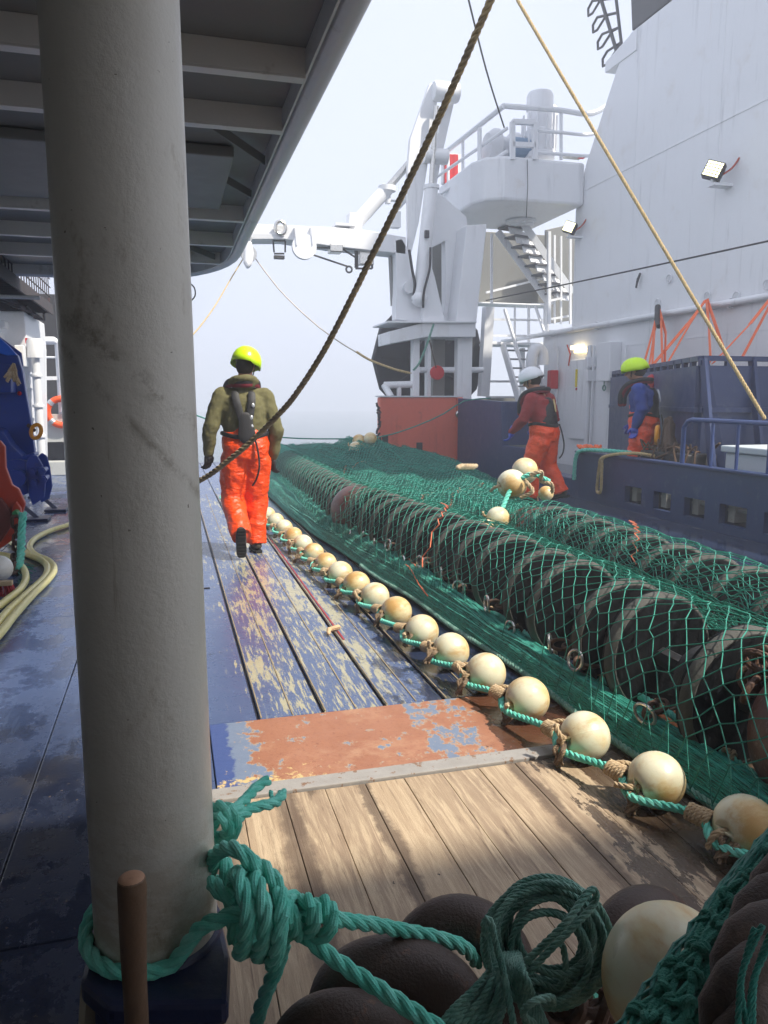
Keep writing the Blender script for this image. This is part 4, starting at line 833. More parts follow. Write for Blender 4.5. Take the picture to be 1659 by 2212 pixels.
b = MB(); b.bb((6.0, 7.95, 0), (6.45, 8.9, .78)); b.build('bin_body', paint('black_bin', (.02, .02, .024), .6, .2, (.1, .06, .03), .6, 9), t, bevel=.02)
b = MB()
for k in range(46): a = V((rnd.uniform(6.0, 6.4), rnd.uniform(7.95, 8.9), .79 + rnd.random() * .05)); b.tube(spline([a, a + V((rnd.uniform(-.1, .1), rnd.uniform(-.12, .12), rnd.uniform(.0, .10))), a + V((rnd.uniform(-.12, .02), rnd.uniform(-.15, .15), -.15))], .04), .012, 5)
b.build('netting_scraps', paint('brown_scraps', (.10, .055, .03), .9, .4), t)
t = thing('amber_buckle', 'amber block with brown rag standing on the dark bin', 'block', (6.3, 8.7, .85))
b = MB(); c = V((6.15, 8.75, .98)); b.torus(c, .08, .03, Euler((PI / 2, 0, .8)), 16, 8, (.7, 1.3)); b.build('amber_loop', YEL2, t)
b = MB()
for k in range(12): b.limb([c + V((.1 + rnd.uniform(-.08, .08), -.1 + rnd.uniform(-.1, .1), -.12)), c + V((.08 + rnd.uniform(-.05, .08), -.1, .1 + rnd.random() * .12))], [.05, .03], 8)
b.build('brown_rag', paint('brown_rag', (.11, .07, .05), .9, .4), t)
b = MB(); b.prism([A(u, v, X=6.6) for u, v in ((1484, 946), (1530, 950), (1528, 956), (1484, 954))], (.5, 0, 0)); tag(b.build('blue_sheet', TARP), 'bright blue plastic sheet lying behind the railing beside the pale crate', 'sheet')
# orange lifting straps
def strap(pts, w_=.045):
    b = MB()
    for i in range(len(pts) - 1): b.bar(pts[i], pts[i + 1], w_, .006, (1, .2, 0))
    return b
HX = 8.4
sets = [('orange lashing straps knotted together under the left wall hook', [[(1421, 668, 8.3), (1412, 710, 8.1), (1388, 797, 7.6)], [(1421, 668, 8.3), (1414, 715, 8.1), (1402, 792, 7.5)], [(1414, 710, 8.1), (1409, 790, 7.5)], [(1424, 668, 8.3), (1438, 720, 7.9), (1436, 790, 7.3)], [(1428, 690, 8.1), (1431, 785, 7.3)]]),
        ('orange strap forming a tall peak from the middle wall hook', [[(1525, 648, 8.3), (1485, 700, 7.9), (1413, 785, 7.4)], [(1523, 648, 8.3), (1490, 700, 7.9), (1440, 788, 7.2)], [(1526, 648, 8.3), (1531, 700, 7.8), (1535, 782, 6.6)], [(1528, 648, 8.3), (1545, 700, 7.8), (1572, 782, 6.9)]]),
        ('pair of orange straps slanting out of frame at the right edge', [[(1700, 600, 8.3), (1620, 700, 7.6), (1540, 785, 6.7)], [(1690, 620, 8.3), (1660, 665, 8.0), (1600, 778, 7.2)]])]
for lab, ss in sets:
    t = thing('lashing_strap', lab, 'strap', tuple(A(ss[0][0][0], ss[0][0][1], X=8.3)), 'orange straps over the blue bin')
    for s_ in ss: strap([A(u, v, X=x) for u, v, x in s_], .06).build('strap', OSTRAP, t)
b = MB(); b.tube([A(1421, 662, X=8.3), A(1420, 690, X=8.15), A(1424, 705, X=8.1)], .05, 8); tag(b.build('ratchet_buckle', DSTEEL), 'dark metal ratchet buckle at the top of the left orange straps', 'buckle')
b = MB(); b.ball(A(1407, 828, X=7.0), .09, 14, (1, 1, 1.5)); tag(b.build('red_buoy', REDM), 'small red buoy hung on the navy pound wall behind the blue clad person', 'buoy')
# ropes on the bulwark rail
def drape(u0, u1, vtop, vbot, r, m, lab, ret=False):
    y0, y1 = A(u0, vtop, X=BX).y, A(u1, vtop, X=BX).y
    zb = A(u0, vbot, X=BX - .06).z
    if ret: P = [V((BX + .2, y1 - .1, .73)), V((BX + .02, y1, .74)), V((BX - .07, y0 - .15, .66)), V((BX - .06, y0 - .05, .5)), V((BX - .05, y0, zb + .05)), V((BX - .06, y0 - .06, zb)), V((BX - .06, y0 - .12, zb + .05)), V((BX - .07, y0 - .14, .5)), V((BX - .07, y0 - .2, .67)), V((BX + .04, y1 - .12, .75)), V((BX + .25, y1 - .3, .72))]
    else: P = [V((BX + .3, y1 - .25, .72)), V((BX + .05, y1, .74)), V((BX - .04, y0 - .12, .71)), V((BX - .07, y0 - .02, .58)), V((BX - .07, y0, zb))]
    o = MB().rope(P, r).build('draped_rope', m); tag(o, lab, 'rope'); return o
drape(1252, 1300, 966, 1038, .03, GROPE, 'short bright green rope end hung over the blue bulwark rail')
drape(1300, 1350, 966, 1066, .022, YROPE, 'doubled yellow rope loop hanging over the blue bulwark rail', True)
b = MB()
for k in range(12): a = A(1250 + rnd.random() * 45, 968, X=BX + .05) ; b.limb([a, a + V((.02, rnd.uniform(-.2, .2), .03))], [.03, .02], 8)
tag(b.build('orange_gloves', OSTRAP), 'crumpled orange and white gloves lying on the bulwark rail beside the green rope end', 'gloves')
# standing lines
def line(name, lab, pts, r, m, twist=False, step=.3):
    P = [A(u, v, t=t_) for u, v, t_ in pts]
    o = (MB().rope(P, r) if twist else MB().tube(spline(P, step), r, 8)).build(name, m); tag(o, lab, 'rope' if twist or 'rope' in name else 'cable'); return o
line('thick_rope', 'long dark yellow-brown rope sagging diagonally from top centre down to the pillar', [(405, 1052, 4.72), (427, 1040, 4.7), (452, 1026, 4.65), (480, 1005, 4.6), (520, 973, 4.55), (560, 937, 4.5), (600, 897, 4.4), (640, 850, 4.3), (700, 757, 4.15), (760, 642, 4.0), (800, 560, 3.9), (870, 418, 3.7), (960, 228, 3.45), (1060, 0, 3.2), (1120, -140, 3.0)], .0172, DYROPE, True)
line('slanting_rope', 'straight tan rope slanting from top right of centre down to the blue railing', [(1075, -100, 8.9), (1118, 0, 8.8), (1652, 905, 8.0)], .021, YROPE, True)
line('black_cable', 'thin black wire crossing the white superstructure wall nearly level', [(1050, 649, 15.0), (1300, 598, 11.0), (1760, 499, 8)], .011, BTWINE)
line('thin_cable', 'thin grey wire running from top centre down to the railed platform', [(1005, -30, 12), (1050, 150, 13.5), (1089, 275, 15.2)], .016, DARKG)
line('port_fall_rope', 'thin orange-yellow rope from the hanging block down to the pillar', [(527, 556, 15), (500, 600, 14.8), (465, 660, 14), (430, 708, 13.4), (405, 735, 13)], .012, YROPE)
line('starboard_fall_rope', 'thin pale rope sagging from the hanging block to the gantry columns', [(550, 556, 15), (600, 622, 15), (660, 682, 15), (720, 730, 15), (800, 778, 15), (850, 797, 15), (890, 806, 15.1)], .012, paint('pale_rope', (.55, .48, .42), .8))
line('frayed_rope', 'frayed orange-yellow rope end shackled below the gantry columns', [(770, 760, 14.8), (800, 778, 14.8), (850, 797, 14.8), (885, 806, 14.9)], .024, YROPE, True)
line('green_lashing_rope', 'dark green rope lashed from the gantry girder to the shackle', [(937, 700, 14.9), (920, 750, 14.9), (905, 785, 14.9), (893, 800, 14.9)], .022, GROPED, True)
b = MB(); b.lathe([(.02, -.06), (.14, -.05), (.15, 0), (.14, .05), (.02, .06)], A(944, 805, Y=15.1), 'Y', 18); tag(b.build('red_block', REDM), 'small round red block hanging between the gantry columns', 'block')
line('black_tether_rope', 'small cord hanging behind the red block between the gantry columns', [(928, 735, 15.1), (936, 770, 15.1), (942, 795, 15.1)], .015, BRROPE)
line('green_guide_rope', 'thin dark green line strung low across the stern to the orange-red plate', [(405, 890, 12), (440, 903, 12.5), (520, 930, 13), (610, 945, 13.5), (720, 948, 14), (820, 944, 14.4), (900, 920, 14.6), (960, 893, 14.7), (1003, 866, 14.8), (1060, 860, 14.9)], .012, GNETD)
line('thin_hook_wire', 'thin hooked wire dangling under the deck edge just right of the pillar', [(408, 610, 9), (420, 622, 9), (421, 640, 9), (410, 652, 9)], .008, DSTEEL, step=.03)
# ---------------------------------------------------------------- ground gear: rubber discs in two rows
def row1(y): return 2.13 if y < 4.5 else (2.13 + (y - 4.5) * -.075 if y < 8 else 1.87 + (y - 8) * .02)
def row2(y): return 2.88 + min(max(y - 2.5, 0), 3) * .05
def fj(v): return noise.noise(V(v))
def make_disc():
    t = thing('roller_disc', 'x', 'rubber disc')
    b = MB(); pr = [(.10, -.046), (.242, -.050), (.268, -.042), (.284, -.024), (.285, .024), (.268, .042), (.244, .050), (.10, .046)]
    b.lathe(pr, (0, 0, 0), 'Y', 40); b.build('disc', RUBBER, t, ang=50)
    b = MB(); b.lathe([(.268, -.0435), (.2805, -.033), (.2865, -.024), (.2880, -.014), (.2880, .006), (.2850, .012)], (0, 0, 0), 'Y', 40); b.build('worn_tread', RUBRIM, t)
    b = MB(); b.lathe([(.10, .0), (.13, .01), (.145, .04), (.145, .14), (.13, .17), (.10, .18)], (0, .05, 0), 'Y', 28); b.build('spacer_hub', paint('hub_rubber', (.012, .012, .013), .6, .3, (.05, .04, .03), .5, 14, bump=.8), t)
    return t
disc0 = make_disc(); used = [False]
def put_disc(x, y, sc, rz, lab, grp):
    o = disc0 if not used[0] else copy_tree(disc0); used[0] = True
    o.location = (x, y, .288 * sc); o.scale = (sc, 1, sc); o.rotation_euler = (rnd.uniform(-.05, .05), rnd.random() * 6, 0)
    o.rotation_mode = 'YXZ'; o.rotation_euler = Euler((rnd.uniform(-.06, .06), rnd.random() * 6, rz + rnd.uniform(-.07, .07)), 'YXZ'); o['label'] = lab; o['group'] = grp
r1 = [2.42, 2.95, 3.22, 3.72, 4.02, 4.50, 4.80, 5.16, 5.56, 5.88, 6.22, 6.57, 6.92, 7.24]; y = 8.15
while y < 16: r1.append(y); y += .30
for y in r1: put_disc(row1(y), y, 1 if y < 7.5 else .93, .03, 'large black rubber roller disc in the long left row under the green net', 'rubber discs of the left row')
y = 1.6; r2 = []
while y < 5.75: r2.append(y); y += .34
for y in r2: put_disc(row2(y), y, 1, -.03, 'black rubber roller disc in the short right row under the green net', 'rubber discs of the right row')
def bobbin(x, y, r, L, lab, rz=0):
    t = thing('steel_bobbin', lab, 'bobbin', (x, y, r)); pr = [(.06, -L / 2 - .01), (r * .55, -L / 2), (r * .86, -L * .36), (r * .985, -L * .15), (r, 0), (r * .985, L * .15), (r * .86, L * .36), (r * .55, L / 2), (.06, L / 2 + .01)]
    pr = [(.05, -L / 2 - .01)] + [(r * math.sin(a) ** .55 if math.sin(a) > .02 else .05, -math.cos(a) * L / 2) for a in [R_(q) for q in range(12, 169, 12)]] + [(.05, L / 2 + .01)]
    b = MB(); b.lathe(pr, (x, y, r), 'Y', 40); o = b.build('bobbin_shell', BROWNB, t, ang=60)
    b = MB(); b.lathe([(.07, -L / 2 - .04), (.07, L / 2 + .04)], (x, y, r), 'Y', 16); b.build('axle', RUSTC, t); return t
bobbin(2.16, 1.95, .29, .50, 'dark red-brown steel bobbin cut by the right edge, nearest end of the left disc row')
bobbin(1.86, 7.68, .285, .62, 'worn brown steel bobbin in the middle of the left disc row')
bobbin(3.03, 6.05, .26, .40, 'brown steel bobbin beside the pair of cream floats at the end of the right row')
# wire through the row
def wire(fn, y0, y1, lab):
    P = [V((fn(y0 + (y1 - y0) * i / 12), y0 + (y1 - y0) * i / 12, .285)) for i in range(13)]; o = MB().tube(spline(P, .2), .045, 8).build('gear_wire', DSTEEL); tag(o, lab, 'wire')
wire(row1, 1.9, 15.9, 'thick rusty wire threaded through the left row of discs')
wire(row2, 1.3, 6.3, 'thick rusty wire threaded through the right row of discs')
# bright rings hanging between the discs, each with a short rusty link
ring0 = None
def ring(x, y, z, lab, grp):
    global ring0
    if ring0 is None:
        ring0 = thing('steel_ring', lab, 'ring'); b = MB(); b.torus((0, 0, 0), .048, .0075, Euler((0, PI / 2, 0)), 22, 8); b.build('ring', STEEL, ring0, world=False)
        b = MB(); b.torus((.05, .01, -.01), .035, .010, Euler((PI / 2, 0, 0)), 14, 8, (1.3, .8)); b.torus((.105, .01, -.02), .035, .010, Euler((.3, 0, 0)), 14, 8, (1.3, .8)); b.build('rusty_link', RUSTC, ring0, world=False); o = ring0
    else: o = copy_tree(ring0)
    o.location = (x, y, z); o.rotation_euler = (rnd.uniform(-.4, .4), rnd.uniform(-.3, .3), rnd.uniform(-.7, .5)); o['label'] = lab; o['group'] = grp
for i, y in enumerate(r1[:14]):
    ring(row1(y) - .30, y + .19 + rnd.uniform(-.03, .03), .19 + rnd.uniform(-.05, .05), 'bright steel ring linked at the side of the left disc row', 'steel rings along the left row')
for y in r2[3:12:2]: ring(row2(y) - .31, y + .15, .22, 'bright steel ring linked at the side of the right disc row', 'steel rings along the right row')
# rusty shackle cluster by the nearest bobbin
t = thing('shackle_cluster', 'tangle of rusty shackles and links between the last disc and the nearest bobbin', 'shackles', (2.1, 2.25, .4))
for k in range(9):
    b = MB(); b.torus((2.10 + rnd.uniform(-.09, .09), 2.24 + rnd.uniform(-.05, .05), .44 + rnd.uniform(-.10, .12)), .042, .013, Euler((rnd.random() * 3, rnd.random() * 3, rnd.random() * 3)), 16, 8, (1, 1.5)); b.build('shackle', RUSTC, t)
# ---------------------------------------------------------------- netting over the gear
def capz(x, xc, r):   # height of a net lying over a cylinder
    d = abs(x - xc)
    if d < r * .93: return r + math.sqrt(max(r * r - d * d, 0))
    return max(0.0, (r + r * .37) - (d - r * .93) * 1.9)
def envelope(x, y):
    h = 0.02
    h = max(h, capz(x, row1(y), .298 if y < 7.3 else .285)) if y < 16.2 else h
    if y < 6.35: h = max(h, capz(x, row2(y), .298 if y < 5.85 else .27))
    return h
def moundh(x, y):      # bunched netting that fills the deck beyond the short row
    k = min(max((y - 5.2) / 1.8, 0), 1); k = k * k * (3 - 2 * k)
    xr = 3.35 + (y - 5.5) * .30; xr = min(xr, 5.35); e = min(max((xr - x) / .8, 0), 1); e = math.sqrt(e)
    xl = row1(y) + .1; lft = 1 if x > xl else 0
    bump_ = .10 * fj((x * 1.1, y * .55, 3)) + .05 * fj((x * 3, y * 1.1, 7)) + .02 * fj((x * 9, y * 2.5, 1))
    far = min(max((y - 11) / 3.5, 0), 1); hump = .42 * math.exp(-((x - 3.6) / .55) ** 2 - ((y - 14.0) / 1.1) ** 2)
    ridge = .13 * (1 - abs(fj((x * 3.2 + .5 * math.sin(y * .5), y * .35, 40)))) ** 3
    return max(0, (.25 + far * .10 + bump_ + ridge + hump * .65) * e * k * lft)
def valley(x, y):      # netting gathered between the two rows
    xc = (row1(y) + row2(y)) / 2 if y < 6 else row1(y) + .45; w_ = .22
    g = math.exp(-((x - xc) / w_) ** 2); return (.24 + .06 * fj((x * 5, y * 1.5, 2))) * g
def net_h(x, y):
    h = max(envelope(x, y), moundh(x, y), valley(x, y))
    return h + .004
def sm_h(x, y):        # netting bridges hollows: take the mean of neighbours, never below the gear
    s_ = 0
    for dx in (-.09, 0, .09): s_ += net_h(x + dx, y)
    return max(s_ / 3, net_h(x, y))
_sec = {}
def arc_x(y, s_, x0, x1):      # spread the meshes evenly over the surface of the cross section
    k = (round(y, 2), round(x0, 2), round(x1, 2))
    if k not in _sec:
        xs = np.linspace(x0, x1, 90); zs = [sm_h(float(x), y) for x in xs]; d = np.sqrt(np.diff(xs) ** 2 + np.diff(zs) ** 2); _sec[k] = (xs, np.concatenate([[0], np.cumsum(d)]))
    xs, L_ = _sec[k]; return float(np.interp(s_ * L_[-1], L_, xs))
t = TN = thing('trawl_net', 'green trawl netting draped over two rows of black rubber discs and heaped beyond them', 'fishing net', (2.5, 6, 0))
# coarse mesh over the near rows
def PC(i, j):
    y = 1.45 + j * .056; x0 = row1(y) - .40; x1 = 3.32
    s_ = i / 25.0; x = arc_x(y, min(max(s_ + .015 * math.sin(s_ * 9 + y * 2), 0), 1), x0, x1); x += .018 * fj((i * .9, j * .7, 0)); y2 = y + .055 * fj((s_ * 5, y * 1.3, 4)) + .012 * fj((i * 1.3, j * 1.1, 9))
    z = sm_h(x, y2) - .018 * (.5 + .5 * math.sin(y2 * 14)) * (1 if envelope(x, y2) > .3 else 0)
    if s_ < .04: z = min(z, .06)
    return V((x, y2, z + .006 + .012 * abs(fj((i * .8, j * .6, 5)))))
kn = []
E1 = net_edges(PC, 25, 106, kn)
E1 = [e for e in E1 if (e[0] - e[1]).length < .22]
twine('coarse_mesh', GNET, E1, .0027, t)
b = MB()
for k_ in kn[::1]:
    if k_.y < 4.2: b.ball(k_, .0052, 6)
b.build('knots', GNET, t)['kind'] = 'stuff'
# double layer right of the first row (two nets overlap there), slack loops
def PD(i, j):
    y = 1.3 + j * .05; s_ = i / 24.0; xa = row1(y) + .16; xb = row2(y) - .16; x = xa + (xb - xa) * s_ + .03 * fj((i * .8, j * .5, 21)); y2 = y + .05 * fj((s_ * 4, y * 2, 14))
    return V((x, y2, sm_h(x, y2) + .02 + .035 * abs(fj((x * 7, y2 * 4, 11)))))
twine('overlapping_mesh', GNET, [e for e in net_edges(PD, 24, 100) if (e[0] - e[1]).length < .16], .0028, t)
# fine mesh over the far heap and the far disc row, two slack layers
def PF(layer, sx, sy, x0off, y0):
    def f(i, j):
        y = y0 + j * sy; x = row1(y) - .36 + i * sx + x0off; x += .03 * fj((i * .35, j * .3, layer * 9)); y2 = y + .06 * fj((x * 3, y * 2, layer * 5 + 2))
        amp = .035 if layer else .012
        return V((x, y2, sm_h(x, y2) + .008 + layer * .012 + amp * abs(fj((x * 6, y2 * 3.5, layer + 30)))))
    return f
def keep(e):
    m = (e[0] + e[1]) / 2
    if m.x < row1(m.y) + .30 and m.y < 13: return False
    xr = min(3.35 + (m.y - 5.5) * .30, 5.4) + .1
    return (e[0] - e[1]).length < .25 and m.x < xr
twine('fine_mesh', GNETB, [e for e in net_edges(PF(0, .060, .066, 0, 7.0), 66, 140) if keep(e)], .0038, t)
def keep2(e): m = (e[0] + e[1]) / 2; return keep(e) and m.x > row1(m.y) + .22 and (m.y > 6.2 or m.x < row2(m.y) - .22) and m.y < 16.5
twine('slack_mesh', GNETB, [e for e in net_edges(PF(1, .066, .062, .03, 5.0), 60, 180) if keep2(e)], .0036, t)
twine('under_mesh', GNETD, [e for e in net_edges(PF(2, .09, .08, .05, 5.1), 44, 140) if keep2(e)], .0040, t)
# bunched folds beneath the heap: solid mass of packed netting
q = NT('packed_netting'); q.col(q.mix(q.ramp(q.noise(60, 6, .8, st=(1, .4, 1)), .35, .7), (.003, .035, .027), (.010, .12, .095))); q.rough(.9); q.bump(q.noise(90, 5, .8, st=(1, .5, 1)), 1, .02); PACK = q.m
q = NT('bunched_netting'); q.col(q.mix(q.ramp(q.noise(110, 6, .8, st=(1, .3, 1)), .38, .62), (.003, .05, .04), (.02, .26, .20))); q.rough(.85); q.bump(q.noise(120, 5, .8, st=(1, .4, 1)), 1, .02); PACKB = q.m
def sheet(name, x0f, x1f, y0, y1, nx, ny, zf, m, par):
    b = MB(); vs = []
    for j in range(ny + 1):
        y = y0 + (y1 - y0) * j / ny
        for i in range(nx + 1): x = x0f(y) + (x1f(y) - x0f(y)) * i / nx; vs.append((x, y, zf(x, y)))
    b.add(vs, [(j * (nx + 1) + i, j * (nx + 1) + i + 1, (j + 1) * (nx + 1) + i + 1, (j + 1) * (nx + 1) + i) for j in range(ny) for i in range(nx)]); return b.build(name, m, par, ang=180)
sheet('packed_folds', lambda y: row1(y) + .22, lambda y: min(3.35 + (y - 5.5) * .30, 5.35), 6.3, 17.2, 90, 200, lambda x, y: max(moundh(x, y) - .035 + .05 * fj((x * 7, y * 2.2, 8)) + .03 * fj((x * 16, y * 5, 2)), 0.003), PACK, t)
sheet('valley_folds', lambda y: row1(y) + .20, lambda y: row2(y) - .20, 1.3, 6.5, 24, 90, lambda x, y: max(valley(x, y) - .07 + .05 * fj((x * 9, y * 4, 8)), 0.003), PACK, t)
def PR_(i, j):
    y = 6.9 + j * .085; s_ = i / 11.0; x = arc_x(y, s_, row1(y) - .40, row1(y) + .40) + .015 * fj((i * .9, j * .7, 50)); y2 = y + .05 * fj((s_ * 5, y * 1.3, 54)); z = sm_h(x, y2) - .012 * (.5 + .5 * math.sin(y2 * 20))
    if s_ < .06: z = min(z, .12)
    return V((x, y2, z + .008 + .01 * abs(fj((i * .8, j * .6, 55)))))
twine('row_mesh', GNET, net_edges(PR_, 11, 108), .0032, t)
# orange marker seams stitched across the mesh
def seam(pts, n, amp, name='orange_seam'):
    P = spline([V(p) for p in pts], .05); b = MB(); Q = []
    for i, p in enumerate(P): Q.append(V((p.x, p.y + amp * (1 if i % 2 else -1), sm_h(p.x, p.y) + .022)))
    b.tube(Q, .0045, 5); b.build(name, ONET, t)
seam([(row1(5.3) - .36, 5.15, 0), (row1(5.3) - .2, 5.25, 0), (row1(5.5), 5.55, 0), (row1(5.6) + .05, 5.8, 0)], 20, .035)
seam([(row2(4.3) - .28, 4.0, 0), (row2(4.4) - .1, 4.25, 0), (row2(4.5) + .05, 4.55, 0)], 20, .03)
seam([(2.7, 7.2, 0), (3.2, 8.3, 0), (3.9, 9.2, 0)], 20, .04); seam([(2.45, 6.9, 0), (2.75, 8.2, 0), (3.5, 8.9, 0)], 20, .04); seam([(2.3, 10.5, 0), (2.6, 11.5, 0), (3.1, 12.2, 0)], 20, .04)
# net bundle along the left side
def bxc(y): return (1.90 if y < 2.2 else 1.90 - (y - 2.2) * .045) if y < 9 else 1.594 - (y - 9) * .0
def bw(y): return .10 + min(max((y - 4.2) / 4, 0), 1) * .10
def bpt(a, y):         # a: 0 (left foot) .. 1 (right, leaning on the discs)
    w_ = bw(y); th = PI * (1 - a); hgt = .135 + .16 * min(max((y - 4) / 5, 0), 1) * a + .02 * fj((a * 3, y * 1.6, 6)) + .028 * fj((a * 9, y * .5, 16))
    return V((bxc(y) + math.cos(th) * w_ + .02 * fj((0, y * 1.2, 3)), y, max(.012, math.sin(min(th, PI * .96)) * hgt * (1 if a < .5 else 1) + (a > .5) * (a - .5) * .16 * min(max((y - 3) / 4, 0), 1))))
t2 = thing('net_bundle', 'tightly bunched fine green netting running along the deck between cream floats and disc row', 'net bundle', (1.7, 6, 0))
def PB(i, j):
    y = 1.35 + j * .062; a = i / 46.0; p = bpt(min(max(a + .012 * fj((i, j, 3)), 0), 1), y + .02 * fj((i * .7, j * .4, 6))); p.z += .006 + .008 * abs(fj((i * .6, j * .5, 1))); return p
twine('gathered_mesh', GNETB, net_edges(PB, 46, 240), .0036, t2)
def PB2(i, j):
    y = 1.32 + j * .09; a = i / 38.0; p = bpt(min(max(a + .02 * fj((i, j, 8)), 0), 1), y + .03 * fj((i * .7, j * .4, 16))); p.z += .003 + .016 * abs(fj((i * .6, j * .5, 12))); return p
b = MB()
for k in range(70):
    a0 = rnd.random(); ya = rnd.uniform(1.3, 9); yb = min(ya + rnd.uniform(1.5, 4), 15.5); q_ = rnd.random() * 50; P = []
    for y in np.arange(ya, yb, .12):
        p = bpt(min(max(a0 + .10 * fj((q_, y * .5, 0)) , .02), .98), y); p.z += .006 + .008 * abs(fj((q_, y * 2, 3))); P.append(p)
    if len(P) > 3: b.tube(P, rnd.uniform(.0035, .007), 5)
b.build('stray_strands', GNETB, t2)['kind'] = 'stuff'
twine('gathered_under_mesh', GNETD, net_edges(PB2, 38, 166), .0034, t2)
b = MB(); vs = []; ny, na = 150, 12
for j in range(ny + 1):
    for i in range(na + 1): p = bpt(i / na, 1.3 + 14.9 * j / ny); vs.append((p.x, p.y, max(.004, p.z - .006)))
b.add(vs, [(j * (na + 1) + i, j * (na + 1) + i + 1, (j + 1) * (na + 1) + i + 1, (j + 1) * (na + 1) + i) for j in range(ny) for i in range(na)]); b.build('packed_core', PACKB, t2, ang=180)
b = MB()
for (y0, y1, a0) in ((4.9, 5.6, .2), (5.4, 5.9, .5)):
    b.tube([bpt(a0 + .25 * k / 10, y0 + (y1 - y0) * k / 10) + V((0, .02 * (k % 2), .012)) for k in range(11)], .006, 5)
b.build('orange_seam', ONET, t2)
b = MB(); P = [V((bxc(y) + bw(y) + .03 + .02 * math.sin(y * 3) - .01, y, .10 + .02 * math.sin(y * 5))) for y in np.arange(1.5, 6.6, .25)]; b.rope(P, .017); tag(b.build('side_rope', GROPE), 'green rope with tan seizings lying between net bundle and disc row', 'rope')
b = MB(); P = [V((bxc(y) - bw(y) - .02 + .015 * math.sin(y * 4), y, .03)) for y in np.arange(1.5, 6.5, .3)]; b.rope(P, .016); tag(b.build('inner_rope', GROPED), 'weathered green rope lying in the gap between the floats and the net bundle', 'rope')
b = MB()
for y in np.arange(1.9, 5.4, .42): c = V((bxc(y) + bw(y) + .02 + .02 * math.sin(y * 3), y, .105 + .02 * math.sin(y * 5))); b.rope([c + V((-.02, -.03, .0)), c + V((0, -.015, .028)), c + V((.02, 0, 0)), c + V((-.02, .015, .024)), c + V((.02, .03, .01))], .009)
tag(b.build('seizings', TAN, None), 'tan twine seizings tied round the green rope beside the net bundle', 'seizing', kind='stuff')
# ---------------------------------------------------------------- float line
FR = .1
def float_prof(r):
    out_ = [(.012, -r * .80), (.022, -r * .86), (.035, -r * .93)]
    for a in range(24, 157, 6): out_.append((r * math.sin(R_(a)), -r * math.cos(R_(a))))
    return out_ + [(.035, r * .93), (.022, r * .86), (.012, r * .80)]
def make_float(r, m):
    t = thing('float', 'x', 'float'); b = MB(); b.lathe(float_prof(r), (0, 0, 0), 'Y', 40); b.build('float_ball', m, t, world=False, ang=70)
    b = MB(); b.lathe([(r * .9985, -.0035), (r * 1.006, 0), (r * .9985, .0035)], (0, 0, 0), 'X', 40); b.build('mould_seam', m, t, world=False)
    b = MB(); b.rope([V((0, -r * .8, .0)), V((0, -r * .6, 0)), V((0, r * .7, 0)), V((.01, r + .02, .01)), V((.06, r + .035, .015))], .011); b.build('lashing_loop', TAN, t, world=False); return t
fl0 = make_float(FR, FLOATM)
FX = [(1.72, 1.88), (1.63, 2.22), (1.57, 2.61), (1.52, 3.03), (1.47, 3.39), (1.42, 3.75), (1.38, 4.13), (1.355, 4.57), (1.32, 4.97), (1.28, 5.34), (1.24, 5.72), (1.21, 6.15), (1.19, 6.6), (1.17, 7.05), (1.15, 7.5), (1.13, 8.0), (1.11, 8.5), (1.08, 9.0), (1.05, 9.6), (.92, 10.4), (.78, 10.9)]
ords = ['nearest', 'second nearest', 'third nearest', 'fourth nearest', 'fifth nearest', 'sixth nearest', 'seventh nearest', 'eighth nearest', 'ninth nearest', 'tenth nearest', 'eleventh nearest']
for i, (x, y) in enumerate(FX):
    o = fl0 if i == 0 else copy_tree(fl0); o.location = (x, y, FR); o.rotation_mode = 'YXZ'; sc = 1 if i < 11 else .93
    o.scale = (sc, sc, sc); o.location.z = FR * sc
    o.rotation_euler = Euler((rnd.uniform(-.15, .15), rnd.random() * 6.28, 1.62 + rnd.uniform(-.2, .2)), 'YXZ')
    o['label'] = ('cream stained ball float on the float line, %s to the camera' % ords[i]) if i < 11 else 'small distant cream ball float on the float line beside the walking person'
    o['group'] = 'cream floats of the float line'
LP = []
for i, (x, y) in enumerate(FX):
    s_ = 1
    LP.append(V((x - .098, y + .105, .098)))                              # lashing point, up at the float's far end
b = MB(); P = []
P.append(V((1.86, 1.50, .10))); P.append(V((1.74, 1.66, .10)))
for i in range(len(FX)):
    x, y = FX[i]; P.append(V((x - .117, y - .025, .066))); P.append(LP[i])
b.rope(P, .0155); tag(b.build('float_line_rope', GROPE), 'bright green rope looping along the left side of the row of cream floats', 'rope')
seiz0 = None
